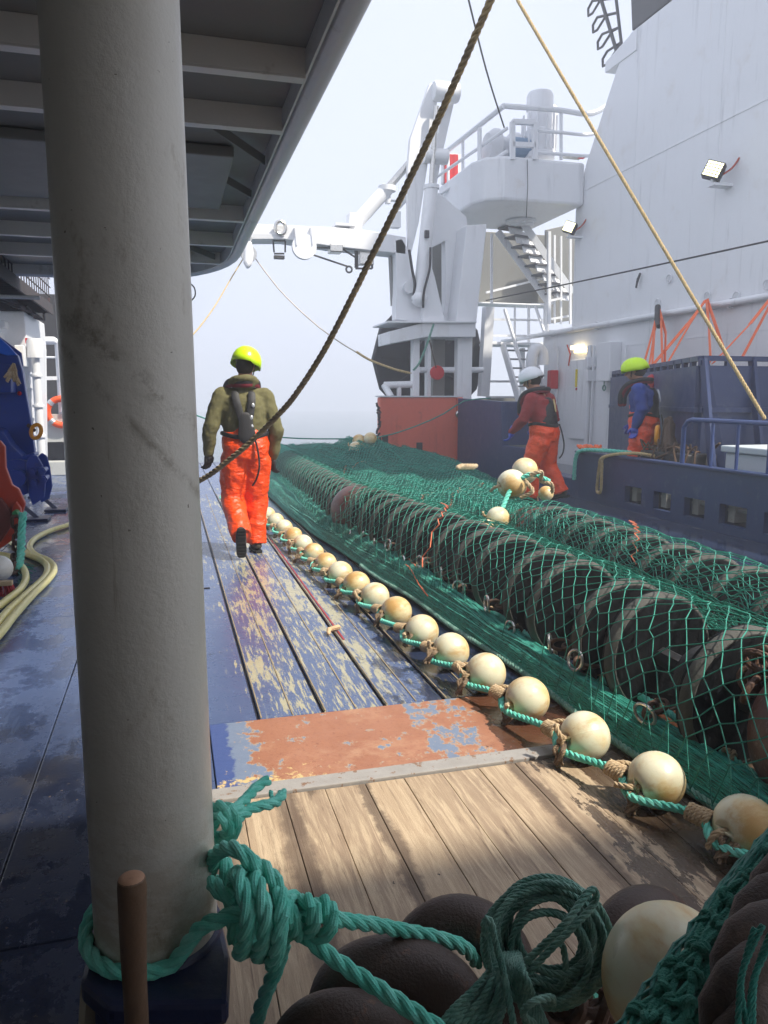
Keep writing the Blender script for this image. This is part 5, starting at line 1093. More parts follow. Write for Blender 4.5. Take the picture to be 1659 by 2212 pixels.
for i in range(len(LP) - 2):
    if i > 16: break
    if seiz0 is None:
        seiz0 = thing('rope_seizing', 'x', 'seizing'); b = MB(); H_ = []
        for k in range(44): a = k * .9; H_.append(V((.026 * math.cos(a), -.042 + k * .0019, .026 * math.sin(a) + .002 * math.sin(k)))) 
        b.rope(H_, .0078); H2 = []
        for k in range(22): a = k * .9; H2.append(V((-.012 + .024 * math.cos(a), -.125 + k * .0018, -.012 + .024 * math.sin(a))))
        b.rope(H2, .0078); b.rope([V((.02, .03, .01)), V((.05, .01, .015)), V((.09, -.03, .005))], .009); b.build('seizing_turns', TAN, seiz0, world=False)
        b = MB()
        for k in range(7): b.rope([V((-.01, -.11, -.01)), V((-.045 - rnd.random() * .03, -.13 + rnd.uniform(-.03, .03), -.02)), V((-.05 - rnd.random() * .04, -.14 + rnd.uniform(-.04, .04), -.07 - rnd.random() * .02))], .0065)
        b.build('frayed_ends', ropemat('dirty_tan', (.10, .065, .04), (.28, .19, .11)), seiz0, world=False); o = seiz0
    else: o = copy_tree(seiz0)
    d = LP[i] - V((FX[i][0] - .118, FX[i][1] - .035, .05)); p = LP[i]
    o.location = p - V((0, .005, 0)); o.rotation_euler = (rnd.uniform(-.15, .25), rnd.random() * .8 - .4, .25 + rnd.uniform(-.2, .3))
    o['label'] = 'tan twine seizing tying a cream float to the green float line'; o['group'] = 'tan seizings on the float line'
# floats on and in the heap
def lone(x, y, z, r, lab, grp=None, rz=0, sc=None):
    o = copy_tree(fl0); o.location = (x, y, z); s_ = r / FR; o.scale = (s_, s_, s_); o.rotation_mode = 'YXZ'; o.rotation_euler = Euler((rnd.uniform(-.4, .2), rnd.random() * 6, rz + 1.2 + rnd.uniform(-.4, .4)), 'YXZ'); o['label'] = lab
    if grp: o['group'] = grp
    elif 'group' in o: del o['group']
    return o
for u, v, t_, r, lab in ((1106, 1046, 6.95, .135, 'clean cream float lying on the net, front one of the pair'), (1134, 1017, 7.3, .125, 'clean cream float on the net, rear one of the pair by the person in maroon'),
                          (1076, 1097, 6.6, .10, 'cream float half buried under green mesh left of the brown bobbin'), (1012, 1124, 6.2, .08, 'small cream float half hidden in the valley between the two disc rows'), (1048, 1118, 6.5, .08, 'small dirty cream float in the net below the floats pair'),
                          (1180, 1045, 7.0, .07, 'small cream float fragment under the net right of the pair')):
    p = A(u, v, t=t_); lone(p.x, p.y, p.z - (.09 if r <= .10 else 0), r, lab)
for k, (u, v) in enumerate(((768, 968), (797, 965), (757, 985), (781, 990), (806, 985), (775, 952), (800, 948))):
    p = A(u, v, t=14.0 + (k % 3) * .12); lone(p.x, p.y, p.z, .12, 'pale netted float in the cluster on the far net heap', 'floats clustered on the far heap')
b = MB(); c = A(1140, 1065, t=6.8); b.rope([c + V((-.25, 0, -.15)), c + V((-.1, .1, .05)), c + V((.05, .05, .16)), c + V((.2, -.02, .10))], .022); tag(b.build('float_rope', GROPE), 'green rope with tan lashing draped beside the pair of clean floats', 'rope')
b = MB(); b.rope([c + V((.02, .0, .16)), c + V((.1, -.05, .19)), c + V((.14, .02, .1)), c + V((.2, -.05, .08)), c + V((.24, 0, .0))], .02); b.rope([c + V((-.02, .0, .1)), c + V((.02, -.05, .02)), c + V((-.06, .02, -.04))], .02); tag(b.build('lashing', TAN), 'thick tan lashing knotted at the green rope beside the floats pair', 'lashing')
b = MB(); 
for k in range(6): p = A(990 + k * 6, 1010, t=9.5 + k * .1); b.limb([p, p + V((.06, .02, .02))], [.035, .03], 8)
tag(b.build('tan_rope_clump', TAN), 'small clump of tan rope on the net near the orange-red plate', 'rope')
# scrap of rope on the deck
b = MB(); c = A(718, 1362, Z=.02); b.limb([c + V((-.035, -.05, 0)), c + V((-.02, .01, .004)), c + V((.045, .04, .006))], [.013, .016, .017], 10); b.limb([c + V((.0, .012, .01)), c + V((.05, .03, .012))], [.01, .008], 8)
tag(b.build('rope_scrap', paint('peach_rope', (.62, .42, .24), .8, .15, (.3, .15, .08), .6, 40, bump=.9, bscale=200)), 'short tan scrap of rope lying alone on the worn blue deck', 'rope scrap')
b = MB(); c = A(441, 1271, Z=.002); b.box(c, (.085, .035, .004)); tag(b.build('deck_slot', paint('slot_dark', (.004, .004, .006), .8)), 'small dark slot in the blue deck plate just right of the pillar', 'deck socket')
# ---------------------------------------------------------------- people
tex = {}
def fold_tex(sc):
    if sc not in tex: q = bpy.data.textures.new('folds', 'CLOUDS'); q.noise_scale = sc; q.noise_depth = 3; tex[sc] = q
    return tex[sc]
def fuse(b, name, m, par, vox=.012, smooth=6, fold=0, fsc=.07, st=None):
    o = b.build(name, m, par, world=False)
    r = o.modifiers.new('r', 'REMESH'); r.mode = 'VOXEL'; r.voxel_size = vox; r.use_smooth_shade = True
    s_ = o.modifiers.new('s', 'SMOOTH'); s_.iterations = smooth; s_.factor = .5
    if fold: d = o.modifiers.new('d', 'DISPLACE'); d.texture = fold_tex(fsc); d.strength = fold; d.mid_level = .5; d.texture_coords = 'LOCAL'
    return o
def L(a, b, f): return V(a).lerp(V(b), f)
def torso(b, rings):   # rings: (centre, half width, half depth, yaw)
    n = 20; vs = []; fs = []
    for c, w_, d_, yw in rings:
        for k in range(n):
            a = 2 * PI * k / n; ca, sa = math.cos(a), math.sin(a); p = V((w_ * abs(ca) ** .85 * (1 if ca > 0 else -1), d_ * abs(sa) ** .85 * (1 if sa > 0 else -1), 0)); p.rotate(Euler((0, 0, yw))); vs.append(V(c) + p)
    for i in range(len(rings) - 1):
        for k in range(n): k2 = (k + 1) % n; fs.append((i * n + k, i * n + k2, (i + 1) * n + k2, (i + 1) * n + k))
    fs.append(tuple(range(n - 1, -1, -1))); fs.append(tuple(range((len(rings) - 1) * n, len(rings) * n))); b.add(vs, fs)
def person(J, label, loc, rz, top_m, glove_m, helmet_m, vest, hood=False, wide=1.0):
    t = thing('person', label, 'person')
    # body (skin) as one mesh: head, neck, trunk, arms, legs
    b = MB(); hd = V(J['head']); hr = Euler(J.get('hrot', (0, 0, 0))).to_matrix()
    def hp(x, y, z): return hd + hr @ V((x, y, z))
    b.ball(hp(0, -.01, .03), .10, 20, (.78, .98, 1.05), hr); b.ball(hp(0, .03, -.045), .075, 18, (.85, 1.0, 1.05), hr)          # skull, jaw (+Y is the face)
    b.limb([hp(0, .095, .01), hp(0, .118, -.018)], [.011, .016], 8); b.limb([hp(-.022, .098, -.055), hp(.022, .098, -.055)], [.008, .008], 8)
    for s_ in (-1, 1): b.ball(hp(s_ * .078, 0, -.005), .03, 10, (.35, .7, 1.1), hr); b.ball(hp(s_ * .033, .088, .018), .012, 8)
    b.limb([hp(0, -.005, -.06), J['neck'], L(J['neck'], J['chest'], .3)], [.055, .06, .09]); b.limb([J['chest'], J['pelvis']], [.12, .12])
    for s_ in 'LR':
        b.limb([J['chest'], J['sh' + s_]], [.07, .05]); b.limb([J['sh' + s_], J['el' + s_], J['wr' + s_]], [.045, .036, .026], 10)
        b.limb([J['pelvis'], J['hip' + s_]], [.1, .07]); b.limb([J['hip' + s_], J['kn' + s_], J['an' + s_]], [.07, .05, .036], 10)
    fuse(b, 'body', SKIN, t, .010, 3)
    b = MB(); b.ball(hp(0, -.03, .0), .098, 16, (.86, .9, 1.05), hr); fuse(b, 'hair', HAIR, t, .012, 2)
    # helmet
    b = MB(); n = 28; vs = []; fs = []; R3 = [(90, 0), (70, 1), (50, 2), (30, 3), (12, 4), (0, 5), (-14, 6)]
    for a, _ in R3:
        for k in range(n):
            an = 2 * PI * k / n; fr = math.sin(an); rr = .128 * math.cos(R_(max(a, 0))) + (.001 if a == 90 else 0)
            low = R_(a); z = .125 * math.sin(low) + .045
            if a == -14: z = .045 - .030 - .020 * max(0, -fr) + .012 * max(0, fr) - .014 * (1 if abs(math.cos(an)) > .75 else 0); rr = .131
            vs.append(hp(rr * 1.03 * math.cos(an), rr * 1.2 * fr - .008, z * 1.10))
    for i in range(len(R3) - 1):
        for k in range(n): k2 = (k + 1) % n; fs.append((i * n + k2, i * n + k, (i + 1) * n + k, (i + 1) * n + k2))
    b.add(vs, fs); hel = o = b.build('helmet', helmet_m, t, world=False, ang=60); so_ = o.modifiers.new('s', 'SOLIDIFY'); so_.thickness = .006; so_.offset = 1
    b = MB(); b.limb([hp(-.05, .125, .022), hp(0, .148, .018), hp(.05, .125, .022)], [.010, .012, .010], 8, ell=.5); b.build('helmet_peak', helmet_m, hel, world=False)
    b = MB()
    for an in (-PI / 2, PI * .92, PI * .08): b.box(hp(.108 * math.cos(an), .132 * math.sin(an) - .008, .085), (.028, .028, .04), hr @ Euler((.15, 0, an)).to_matrix())
    b.build('helmet_patches', REFL if helmet_m is YEL else BLACKC, hel, world=False)
    b = MB(); b.tube([hp(-.085, .01, .03), hp(-.07, .05, -.05), hp(0, .06, -.115), hp(.07, .05, -.05), hp(.085, .01, .03)], .006, 6); b.build('chin_strap', BLACKC, hel, world=False)
    # top
    b = MB(); ch, pe, nk = V(J['chest']), V(J['pelvis']), V(J['neck']); yw = J.get('twist', 0)
    torso(b, [(pe + V((0, 0, .02)), .18, .135, yw), (L(pe, ch, .35), .195, .14, yw), (L(pe, ch, .7), .215, .15, yw), (ch, .225, .15, yw), (ch + V((0, 0, .10)), .205, .13, yw), (nk + V((0, 0, -.05)), .12, .095, yw), (nk + V((0, 0, .0)), .075, .075, yw)])
    for s_ in 'LR':
        sh = V(J['sh' + s_]); b.limb([L(nk, sh, .35) + V((0, 0, -.045)), sh + V((0, 0, -.01))], [.07, .078])
        b.limb([sh, L(sh, J['el' + s_], .5), J['el' + s_], L(J['el' + s_], J['wr' + s_], .6), L(J['el' + s_], J['wr' + s_], .97)], [.086, .078, .070, .062, .048])
        d = (V(J['wr' + s_]) - V(J['el' + s_])).normalized(); b.limb([V(J['wr' + s_]) - d * .07, V(J['wr' + s_]) - d * .02], [.047, .044])
    fuse(b, 'jacket' if not hood else 'hooded_sweatshirt', top_m, t, .010, 5, .030, .09)
    if hood:
        b = MB(); pts = [nk + V((.11 * math.cos(a), -.035 + .10 * math.sin(a), .035 + .035 * -math.sin(a))) for a in [R_(q) for q in range(-210, 31, 20)]]; b.limb(pts, [.028] + [.036] * (len(pts) - 2) + [.028]); b.ball(nk + V((0, -.085, .02)), .09, 14, (1.25, .6, .6)); fuse(b, 'hood', top_m, t, .010, 4, .018, .06)
    # trousers with bib
    b = MB(); torso(b, [(V(J['pelvis']) + V((0, 0, -.13)), .20, .165, yw), (pe, .222, .175, yw), (L(pe, ch, .22), .212, .160, yw), (L(pe, ch, .40), .205, .155, yw)])
    # bib panel back and front, narrower
    for sy in (-1, 1):
        r3 = Euler((0, 0, yw)).to_matrix(); top_ = L(pe, ch, .78 if sy > 0 else .66)
        for k in range(5): c = L(L(pe, ch, .3), top_, k / 4) + r3 @ V((0, sy * .118, 0)); b.ball(c, .1, 12, (1.2 - k * .14, .34, .55), r3)
    for s_ in 'LR':
        h, k_, a_ = V(J['hip' + s_]), V(J['kn' + s_]), V(J['an' + s_]); d = (a_ - k_).normalized()
        b.limb([L(pe, h, .6) + V((0, 0, -.02)), h + V((0, 0, -.06)), L(h, k_, .45), k_, L(k_, a_, .5), a_ - d * .03], [.14, .142, .132, .112, .102, .094], 20)
        b.tube([a_ - d * .05, a_ + d * .035], [.094, .099], 20)
    fuse(b, 'bib_trousers', ORANGE, t, .010, 3, .034, .10)
    # gloves
    for s_ in 'LR':
        w_ = V(J['wr' + s_]); d = (V(J.get('hd' + s_, (w_ - V(J['el' + s_])))) ).normalized(); side = V(J.get('palm' + s_, (0, 1, 0))); side = (side - d * side.dot(d)).normalized(); nrm = d.cross(side)
        b = MB(); sg = 1 if s_ == 'L' else -1; b.limb([w_ - d * .05, w_ + d * .0], [.040, .036]); b.limb([w_ + d * .005, w_ + d * .05], [.030, .038], 14)
        for q in (-.9, -.3, .3, .9): b.limb([w_ + d * .04 + side * .020 * q * 1.4, w_ + d * .08 + side * .024 * q * 1.4], [.019, .018], 10)
        for q, ln in ((-1.5, .070), (-.5, .086), (.5, .090), (1.5, .082)):
            p0 = w_ + d * .088 + side * .0225 * q; curl = nrm * sg * -1
            b.limb([p0, p0 + d * ln * .38 + curl * .010, p0 + d * ln * .66 + curl * .032, p0 + d * ln * .78 + curl * .056], [.0125, .012, .0115, .010], 10)
        th = w_ + d * .03 + side * .034; b.limb([th, th + d * .03 + side * .028 - nrm * sg * .012, th + d * .065 + side * .030 - nrm * sg * .022], [.018, .015, .0125], 10)
        fuse(b, 'glove', glove_m, t, .0055, 2)
    # boots
    for s_ in 'LR':
        a_ = V(J['an' + s_]); tdir = V(J['toe' + s_]).normalized(); up = V(J.get('sole' + s_, (0, 0, 1))).normalized(); up = (up - tdir * up.dot(tdir)).normalized()
        sd_ = V(J['kn' + s_]) - a_; sd_.normalize()
        b = MB(); b.limb([a_ + sd_ * .09, a_ + sd_ * .0, a_ - up * .045], [.060, .056, .050], 16); b.limb([a_ - up * .05 - tdir * .045, a_ - up * .045 + tdir * .06, a_ - up * .062 + tdir * .155], [.044, .050, .040], 16); bt = fuse(b, 'boot', BOOT, t, .009, 3)
        sd2 = tdir.cross(up); b = MB(); out_ = []
        for yy, ww in ((-.095, .028), (-.075, .040), (-.02, .040), (.03, .036), (.09, .047), (.15, .044), (.19, .026)): out_.append((yy, ww))
        base = a_ - up * .118
        pts = [base + tdir * yy + sd2 * ww for yy, ww in out_] + [base + tdir * yy - sd2 * ww for yy, ww in reversed(out_)]; b.prism(pts, up * .026)
        for k in range(9):
            if k != 3: b.box(base + tdir * (-.08 + k * .031) - up * .004, (.075, .014, .010), Matrix((sd2, tdir, up)).transposed())
        b.build('boot_sole', SOLE, bt, world=False, bevel=.003)
    # life vest collar and harness
    col = [nk + Euler((0, 0, yw)).to_matrix() @ V((x, y, z)) for x, y, z in ((.085, .155, -.30), (.10, .15, -.17), (.125, .09, -.045), (.105, -.02, .012), (.06, -.085, .018), (0, -.108, .016), (-.06, -.085, .018), (-.105, -.02, .012), (-.125, .09, -.045), (-.10, .15, -.17), (-.085, .155, -.30))]
    b = MB(); P = spline(col, .03); P = [V((nk.x + (p.x - nk.x) * 1.22, nk.y + (p.y - nk.y) * 1.22, p.z + .022)) for p in P]; b.limb(P, [.034] * len(P), 12, ell=.75); vc = b.build('vest_collar', BLACKC, t, world=False)
    b = MB(); b.limb([p + V((0, .0, -.020)) for p in P], [.033] * len(P), 12, ell=.6); b.build('vest_lining', paint('vest_red', (.20, .012, .025), .7), vc, world=False)
    r3 = Euler((0, 0, yw)).to_matrix(); dh = ch.z
    def bk(x, z, o=.150, k_=.016): c = L(pe, ch, (z - pe.z) / (ch.z - pe.z)); return V((c.x, c.y, z)) + r3 @ V((x, -o - k_, 0))
    if vest == 'Y':
        b = MB()
        for s_ in (-1, 1):
            pts = [bk(s_ * .075, dh + .13, .11), bk(s_ * .068, dh + .06, .140), bk(s_ * .045, dh - .05, .152), bk(s_ * .02, dh - .14, .158), bk(s_ * .03, dh - .22, .160)]; b.limb(spline(pts, .03), [.036] * len(spline(pts, .03)), 10, ell=.30, upv=r3 @ V((0, 1, 0)))
        pts = [bk(0, dh - .09, .160), bk(0, dh - .24, .164)]; b.limb(pts, [.060, .082], 14, ell=.20, upv=r3 @ V((0, 1, 0)))
        bh = b.build('back_harness', BLACKC, t, world=False)
        b = MB()
        for x, z in ((.075, dh + .03), (.052, dh - .08), (.05, dh - .16)): b.ball(bk(x, z, .168), .017, 7, (1, .3, 1.2))
        b.build('reflective_marks', REFL, bh, world=False)
    else:
        b = MB(); torso(b, [(bk(0, dh - .28, 0), .172, .150, yw), (bk(0, dh - .18, 0), .180, .158, yw), (bk(0, dh - .05, 0), .170, .160, yw), (bk(0, dh + .08, 0), .140, .148, yw), (bk(0, dh + .13, 0), .10, .12, yw)]); fuse(b, 'vest_back', BLACKC, t, .012, 4, .02, .08)
        b = MB(); b.limb([bk(.05, dh + .10, .15), bk(.015, dh + .0, .170), bk(.01, dh - .06, .172)], [.012, .012, .010], 8, ell=.4); b.build('yellow_trim' if vest == 'back' else 'grey_trim', YROPE if vest == 'back' else REFL, t, world=False)
    # waist and leg straps
    b = MB(); wz = L(pe, ch, .28).z; n = 24; P = [V((L(pe, ch, .28).x, L(pe, ch, .28).y, wz)) + r3 @ V((.214 * math.cos(2 * PI * k / n), .166 * math.sin(2 * PI * k / n), .02 * math.cos(2 * PI * k / n * 2))) for k in range(n)]
    b.tube(P, .016, 8, closed=True, ell=1.3); hR = V(J['hipR'])
    b.tube(spline([bk(.06, wz + .01, .17), bk(.085, wz - .12, .178), bk(.09, wz - .28, .178), bk(.055, wz - .40, .155), bk(.02, wz - .46, .12)], .03), .009, 6); b.build('waist_strap', BLACKC, t, world=False)
    t.location = loc; t.rotation_euler = (0, 0, rz); t.scale = (wide, wide, 1); return t
J1 = dict(pelvis=(.01, 0, 1.02), chest=(-.005, .02, 1.36), neck=(.0, .035, 1.565), head=(.035, .085, 1.745), hrot=(-.42, .10, -.42), shL=(-.200, .02, 1.47), shR=(.195, .02, 1.465), elL=(-.315, -.02, 1.17), elR=(.295, -.02, 1.16), wrL=(-.335, .03, .955), wrR=(.262, .06, .90),
          hipL=(-.095, .0, .93), hipR=(.105, 0, .93), knL=(-.125, .02, .50), knR=(.095, .05, .50), anL=(-.075, -.34, .235), anR=(.085, .0, .118), toeL=(.0, .25, -1), toeR=(-.1, 1, 0), soleL=(.05, 1, .25), soleR=(0, 0, 1), hdL=(-.02, .06, -1), hdR=(-.0, .1, -1), palmL=(.75, .6, 0), palmR=(-.5, .8, 0))
# the trailing foot stands on its toe with the sole turned to the camera
J1['anL'] = (-.085, -.30, .235)
person(J1, 'person walking away in yellow helmet, olive hooded sweatshirt and orange bib trousers', (.76 - .085, 7.28, 0), .0, OLIVE, BLACKC, YEL, 'Y', True)
J2 = dict(pelvis=(0, 0, 1.00), chest=(.0, .06, 1.34), neck=(0, .10, 1.54), head=(-.0, .19, 1.70), hrot=(-.45, 0, .1), shL=(-.19, .09, 1.45), shR=(.20, .05, 1.45), elL=(-.26, .16, 1.17), elR=(.33, .02, 1.17), wrL=(-.20, .34, 1.00), wrR=(.24, .18, 1.02), hipL=(-.10, 0, .92), hipR=(.10, 0, .92), knL=(-.12, .12, .52), knR=(.13, .0, .53), anL=(-.10, .10, .118), anR=(.17, -.16, .18), toeL=(0, 1, 0), toeR=(.0, 1, -.3), hdL=(.05, .3, -1), hdR=(-.2, .5, -.3), palmL=(1, .2, 0), palmR=(-.3, .8, 0))
person(J2, 'person in white helmet, maroon jacket and orange bib trousers stepping through the bulwark opening', tuple(V((5.02, 9.72, .0))), R_(38), MAROON, BGLOVE, WHELM, 'back', wide=1.12)
J3 = dict(pelvis=(0, 0, 1.00), chest=(0, .03, 1.34), neck=(0, .07, 1.54), head=(0, .13, 1.70), hrot=(-.30, 0, 0), shL=(-.19, .05, 1.45), shR=(.19, .05, 1.45), elL=(-.24, .0, 1.17), elR=(.25, .02, 1.18), wrL=(-.22, .07, .94), wrR=(.22, .18, .96), hipL=(-.10, 0, .92), hipR=(.10, 0, .92), knL=(-.11, .05, .50), knR=(.12, .0, .50), anL=(-.10, -.02, .118), anR=(.13, -.10, .118), toeL=(0, 1, 0), toeR=(0, 1, 0), hdL=(0, .05, -1), hdR=(0, .2, -1), palmL=(.3, 1, 0), palmR=(-.3, 1, 0))
person(J3, 'person in yellow helmet, blue jacket and orange bib trousers standing behind the bulwark in profile', (6.42, 9.45, .13), R_(48), BLUEC, BGLOVE, YEL, 'side', wide=1.2)
# ---------------------------------------------------------------- foreground gear
# green mooring rope turned round the pillar and knotted at its right
b = MB(); RR = .0157; P = []
for k in range(15):
    a = R_(-38 - k * 20); z = .372 + .02 * math.sin(a * 1.0 + .6); P.append(V((PX + (PR + RR) * math.cos(a), PY + (PR + RR) * math.sin(a), z)))
st_ = [A(590, 1962, t=1.50), A(555, 1968, t=1.475), A(505, 1975, t=1.46), A(470, 1988, t=1.46), A(430, 2008, t=1.47)]
end_ = [A(462, 1905, t=1.66), A(500, 1890, t=1.62), A(540, 1880, t=1.56)]
b.rope(st_ + P[2:13] + end_, RR, RR * 7.5, 20, flute=True)
# three big vertical turns
def K(*pts): b.rope([A(u, v, t=t_) for u, v, t_ in pts], RR, RR * 7.5, 20, flute=True)
turns = []
for k, (u, vt, vb) in enumerate(((515, 1888, 2062), (553, 1895, 2066), (603, 1925, 2085))):
    d = -5 if k < 2 else 14
    turns += [(u - 12 - d, vb - 30, 1.56), (u - 14 - d, (vt + vb) / 2, 1.58), (u - 8, vt + 14, 1.53), (u - 2, vt, 1.46), (u + 8, vt + 30, 1.42), (u + 16 - d, (vt + vb) / 2, 1.405), (u + 10 - d, vb - 30, 1.42), (u - 2 - d, vb - 4, 1.46)]
K(*([(470, 1865, 1.62), (485, 1862, 1.60)] + turns + [(608, 2035, 1.50), (640, 2010, 1.49), (700, 2055, 1.47), (760, 2098, 1.44), (840, 2150, 1.40), (960, 2232, 1.34), (1060, 2310, 1.3)]))
# upper loops leaning on the pillar
K((455, 1880, 1.60), (462, 1850, 1.56), (490, 1832, 1.50), (520, 1840, 1.47), (548, 1872, 1.47), (556, 1905, 1.50), (545, 1945, 1.54))
K((458, 1905, 1.52), (475, 1925, 1.49), (505, 1945, 1.48))
K((530, 1862, 1.53), (560, 1868, 1.50), (585, 1890, 1.47), (600, 1920, 1.46), (602, 1955, 1.50), (590, 1985, 1.54))
# second knot to the right and the leg running off behind the iron
K((600, 1990, 1.53), (640, 1985, 1.53), (652, 1960, 1.50), (660, 1945, 1.46), (676, 1958, 1.43), (680, 1985, 1.43), (668, 2008, 1.46), (650, 2010, 1.50), (640, 1990, 1.54), (648, 1958, 1.53), (632, 1940, 1.48), (622, 1950, 1.45), (632, 1985, 1.43), (640, 2012, 1.46), (655, 2020, 1.5))
K((650, 1990, 1.47), (676, 1960, 1.50), (702, 1950, 1.48), (716, 1975, 1.45), (712, 2005, 1.45), (690, 2025, 1.47), (655, 2015, 1.50), (635, 2000, 1.52))
K((670, 1968, 1.52), (700, 1976, 1.50), (740, 1988, 1.53), (800, 1996, 1.58), (860, 2008, 1.62), (930, 2022, 1.66), (1000, 2045, 1.70), (1030, 2080, 1.76))
K((612, 2040, 1.52), (600, 2085, 1.54), (580, 2130, 1.56), (562, 2180, 1.58), (548, 2240, 1.6), (540, 2300, 1.6))
# stopper knot with two frayed strands, half hidden by the pillar
K((452, 1758, 1.72), (465, 1745, 1.68), (492, 1748, 1.65), (507, 1775, 1.66), (500, 1803, 1.70), (470, 1812, 1.72), (450, 1800, 1.70)); K((452, 1788, 1.66), (475, 1762, 1.64), (498, 1790, 1.66), (484, 1808, 1.7))
def K2(r, *pts): b.rope([A(u, v, t=t_) for u, v, t_ in pts], r, r * 9, 16, flute=True)
K2(.0135, (490, 1768, 1.70), (512, 1745, 1.75), (535, 1722, 1.82), (555, 1700, 1.88), (578, 1686, 1.92)); K2(.0135, (500, 1775, 1.70), (522, 1762, 1.74), (548, 1745, 1.80), (580, 1738, 1.84), (600, 1730, 1.88), (611, 1712, 1.92)); K2(.006, (592, 1735, 1.86), (587, 1722, 1.88), (585, 1710, 1.9))
tag(b.build('mooring_rope', GROPE), 'thick bright green rope tied round the pillar in bulky turns and a stopper knot', 'rope')
# wooden handle
t = thing('tool_handle', 'worn round wooden tool handle standing upright in front of the pillar foot', 'tool handle', tuple(A(290, 2212, t=1.25)))
b = MB(); P = [A(284, 1897, t=1.22), A(285, 1915, t=1.222), A(287, 2000, t=1.24), A(290, 2100, t=1.27), A(297, 2250, t=1.31), A(300, 2400, t=1.36)]
b.tube(spline(P, .03), [.0212, .0228] + [.0222 - .0025 * min(i / 5, 1) for i in range(len(spline(P, .03)) - 2)], 20); b.build('handle', WOODH, t, bevel=.002)
b = MB(); b.ball(A(284, 1898, t=1.221), .0208, 18, (1, 1, .35)); b.build('handle_end', paint('end_grain', (.36, .20, .12), .7, .2, (.15, .08, .05), .6, 60), t)
# rusty rings
def iron(lab, c, R, r, rot, sc=(1, 1)):
    t = thing('rusty_ring', lab, 'iron ring', tuple(c), 'heavy rusty rings in the foreground'); b = MB(); b.torus(c, R, r, rot, 48, 24, sc); b.build('ring', RUSTY, t); return t
FW = math.atan2(.27, .96)
iron('rusty iron ring standing behind the two others with its arch uppermost', A(995, 2108, t=1.76), .115, .058, Euler((R_(68), 0, R_(-18))), (1.02, 1.0))
iron('rusty iron ring lying in the middle with the green rope passing over it', A(862, 2186, t=1.62), .110, .068, Euler((R_(82), R_(14), R_(-14))), (1.15, .8))
iron('rusty iron ring at the bottom edge of the photo, nearest the camera', A(748, 2285, t=1.50), .098, .056, Euler((R_(88), R_(12), R_(-14))), (1.0, .8))
iron('rusty iron ring half hidden behind the big cream float at right', A(1400, 2080, t=1.84), .115, .058, Euler((R_(70), 0, R_(10))))
# coil of thin green rope
b = MB(); cc = A(1185, 2028, t=1.52); m = Euler((R_(62), R_(-12), R_(-18))).to_matrix(); P = []
for k in range(250):
    a = k * .42; g_ = k * .067; rr = .088 + .022 * math.sin(g_ * 1.7) + .014 * fj((k * .08, 0, 0)); P.append(cc + m @ V((rr * math.cos(a) - .012 * math.cos(g_), rr * math.sin(a) * .92 + .016 * math.sin(g_ * .8), .045 * math.sin(g_ * .61) + .05 * fj((k * .05, 3, 0))))) 
b.rope(P, .0066)
for k in range(5): a0 = k * .5; b.rope([cc + m @ V((.12 * math.cos(a0 + q) * (1 + .1 * k / 5), .105 * math.sin(a0 + q), .04 + .02 * math.sin(q * 2 + k))) for q in np.arange(0, 4.2, .5)], .0066)
b.rope([A(u, v, t=t_) for u, v, t_ in ((1065, 2120, 1.46), (1052, 2060, 1.44), (1046, 1992, 1.42), (1058, 1988, 1.42), (1072, 2040, 1.42), (1090, 2110, 1.40), (1110, 2215, 1.36), (1130, 2290, 1.34))], .0068)
b.rope([A(u, v, t=t_) for u, v, t_ in ((1100, 2110, 1.44), (1165, 2050, 1.42), (1225, 1990, 1.42), (1268, 1930, 1.45), (1286, 1925, 1.46), (1282, 1955, 1.46), (1240, 2000, 1.44), (1180, 2060, 1.43), (1140, 2105, 1.42))], .0072)
for k in range(9):
    o_ = k * 9; b.rope([A(1075 + k * 5, 2060 + k * 2, t=1.50), A(1060 + k * 3, 2095, t=1.46), A(1020 + k * 9, 2140 + k * 2, t=1.42 + .01 * (k % 3)), A(965 + k * 14, 2195 + k * 2, t=1.40), A(930 + k * 17, 2260, t=1.38)], .0066)
for k in range(6): b.rope([A(1085 + k * 7, 2060, t=1.46), A(1105 + k * 6, 2110, t=1.42 - .008 * k), A(1125 + k * 7, 2170, t=1.40), A(1150 + k * 10, 2260, t=1.38)], .0066)
b.rope([A(u, v, t=t_) for u, v, t_ in ((1155, 2212, 1.38), (1130, 2190, 1.36), (1150, 2165, 1.34), (1190, 2155, 1.36), (1195, 2170, 1.39))], .0068)
b.rope([A(u, v, t=t_) for u, v, t_ in ((1105, 2125, 1.45), (1160, 2120, 1.46), (1205, 2135, 1.46), (1222, 2090, 1.46), (1215, 2040, 1.46))], .0068)
b.rope([A(u, v, t=t_) for u, v, t_ in ((1200, 2120, 1.56), (1260, 2118, 1.6), (1320, 2135, 1.62), (1380, 2140, 1.65))], .0068); b.rope([A(u, v, t=t_) for u, v, t_ in ((1280, 2015, 1.6), (1310, 2012, 1.64), (1345, 2030, 1.68))], .0068)
tag(b.build('rope_coil', GROPED), 'untidy coil of thin dull green rope lying on the rusty rings', 'rope coil')
b = MB(); b.rope([A(u, v, t=t_) for u, v, t_ in ((1180, 2135, 1.66), (1230, 2130, 1.7), (1275, 2140, 1.74), (1305, 2165, 1.76), (1290, 2200, 1.76))], .0165); tag(b.build('buried_rope', GROPE), 'piece of bright green rope on the planks behind the thin coil', 'rope')
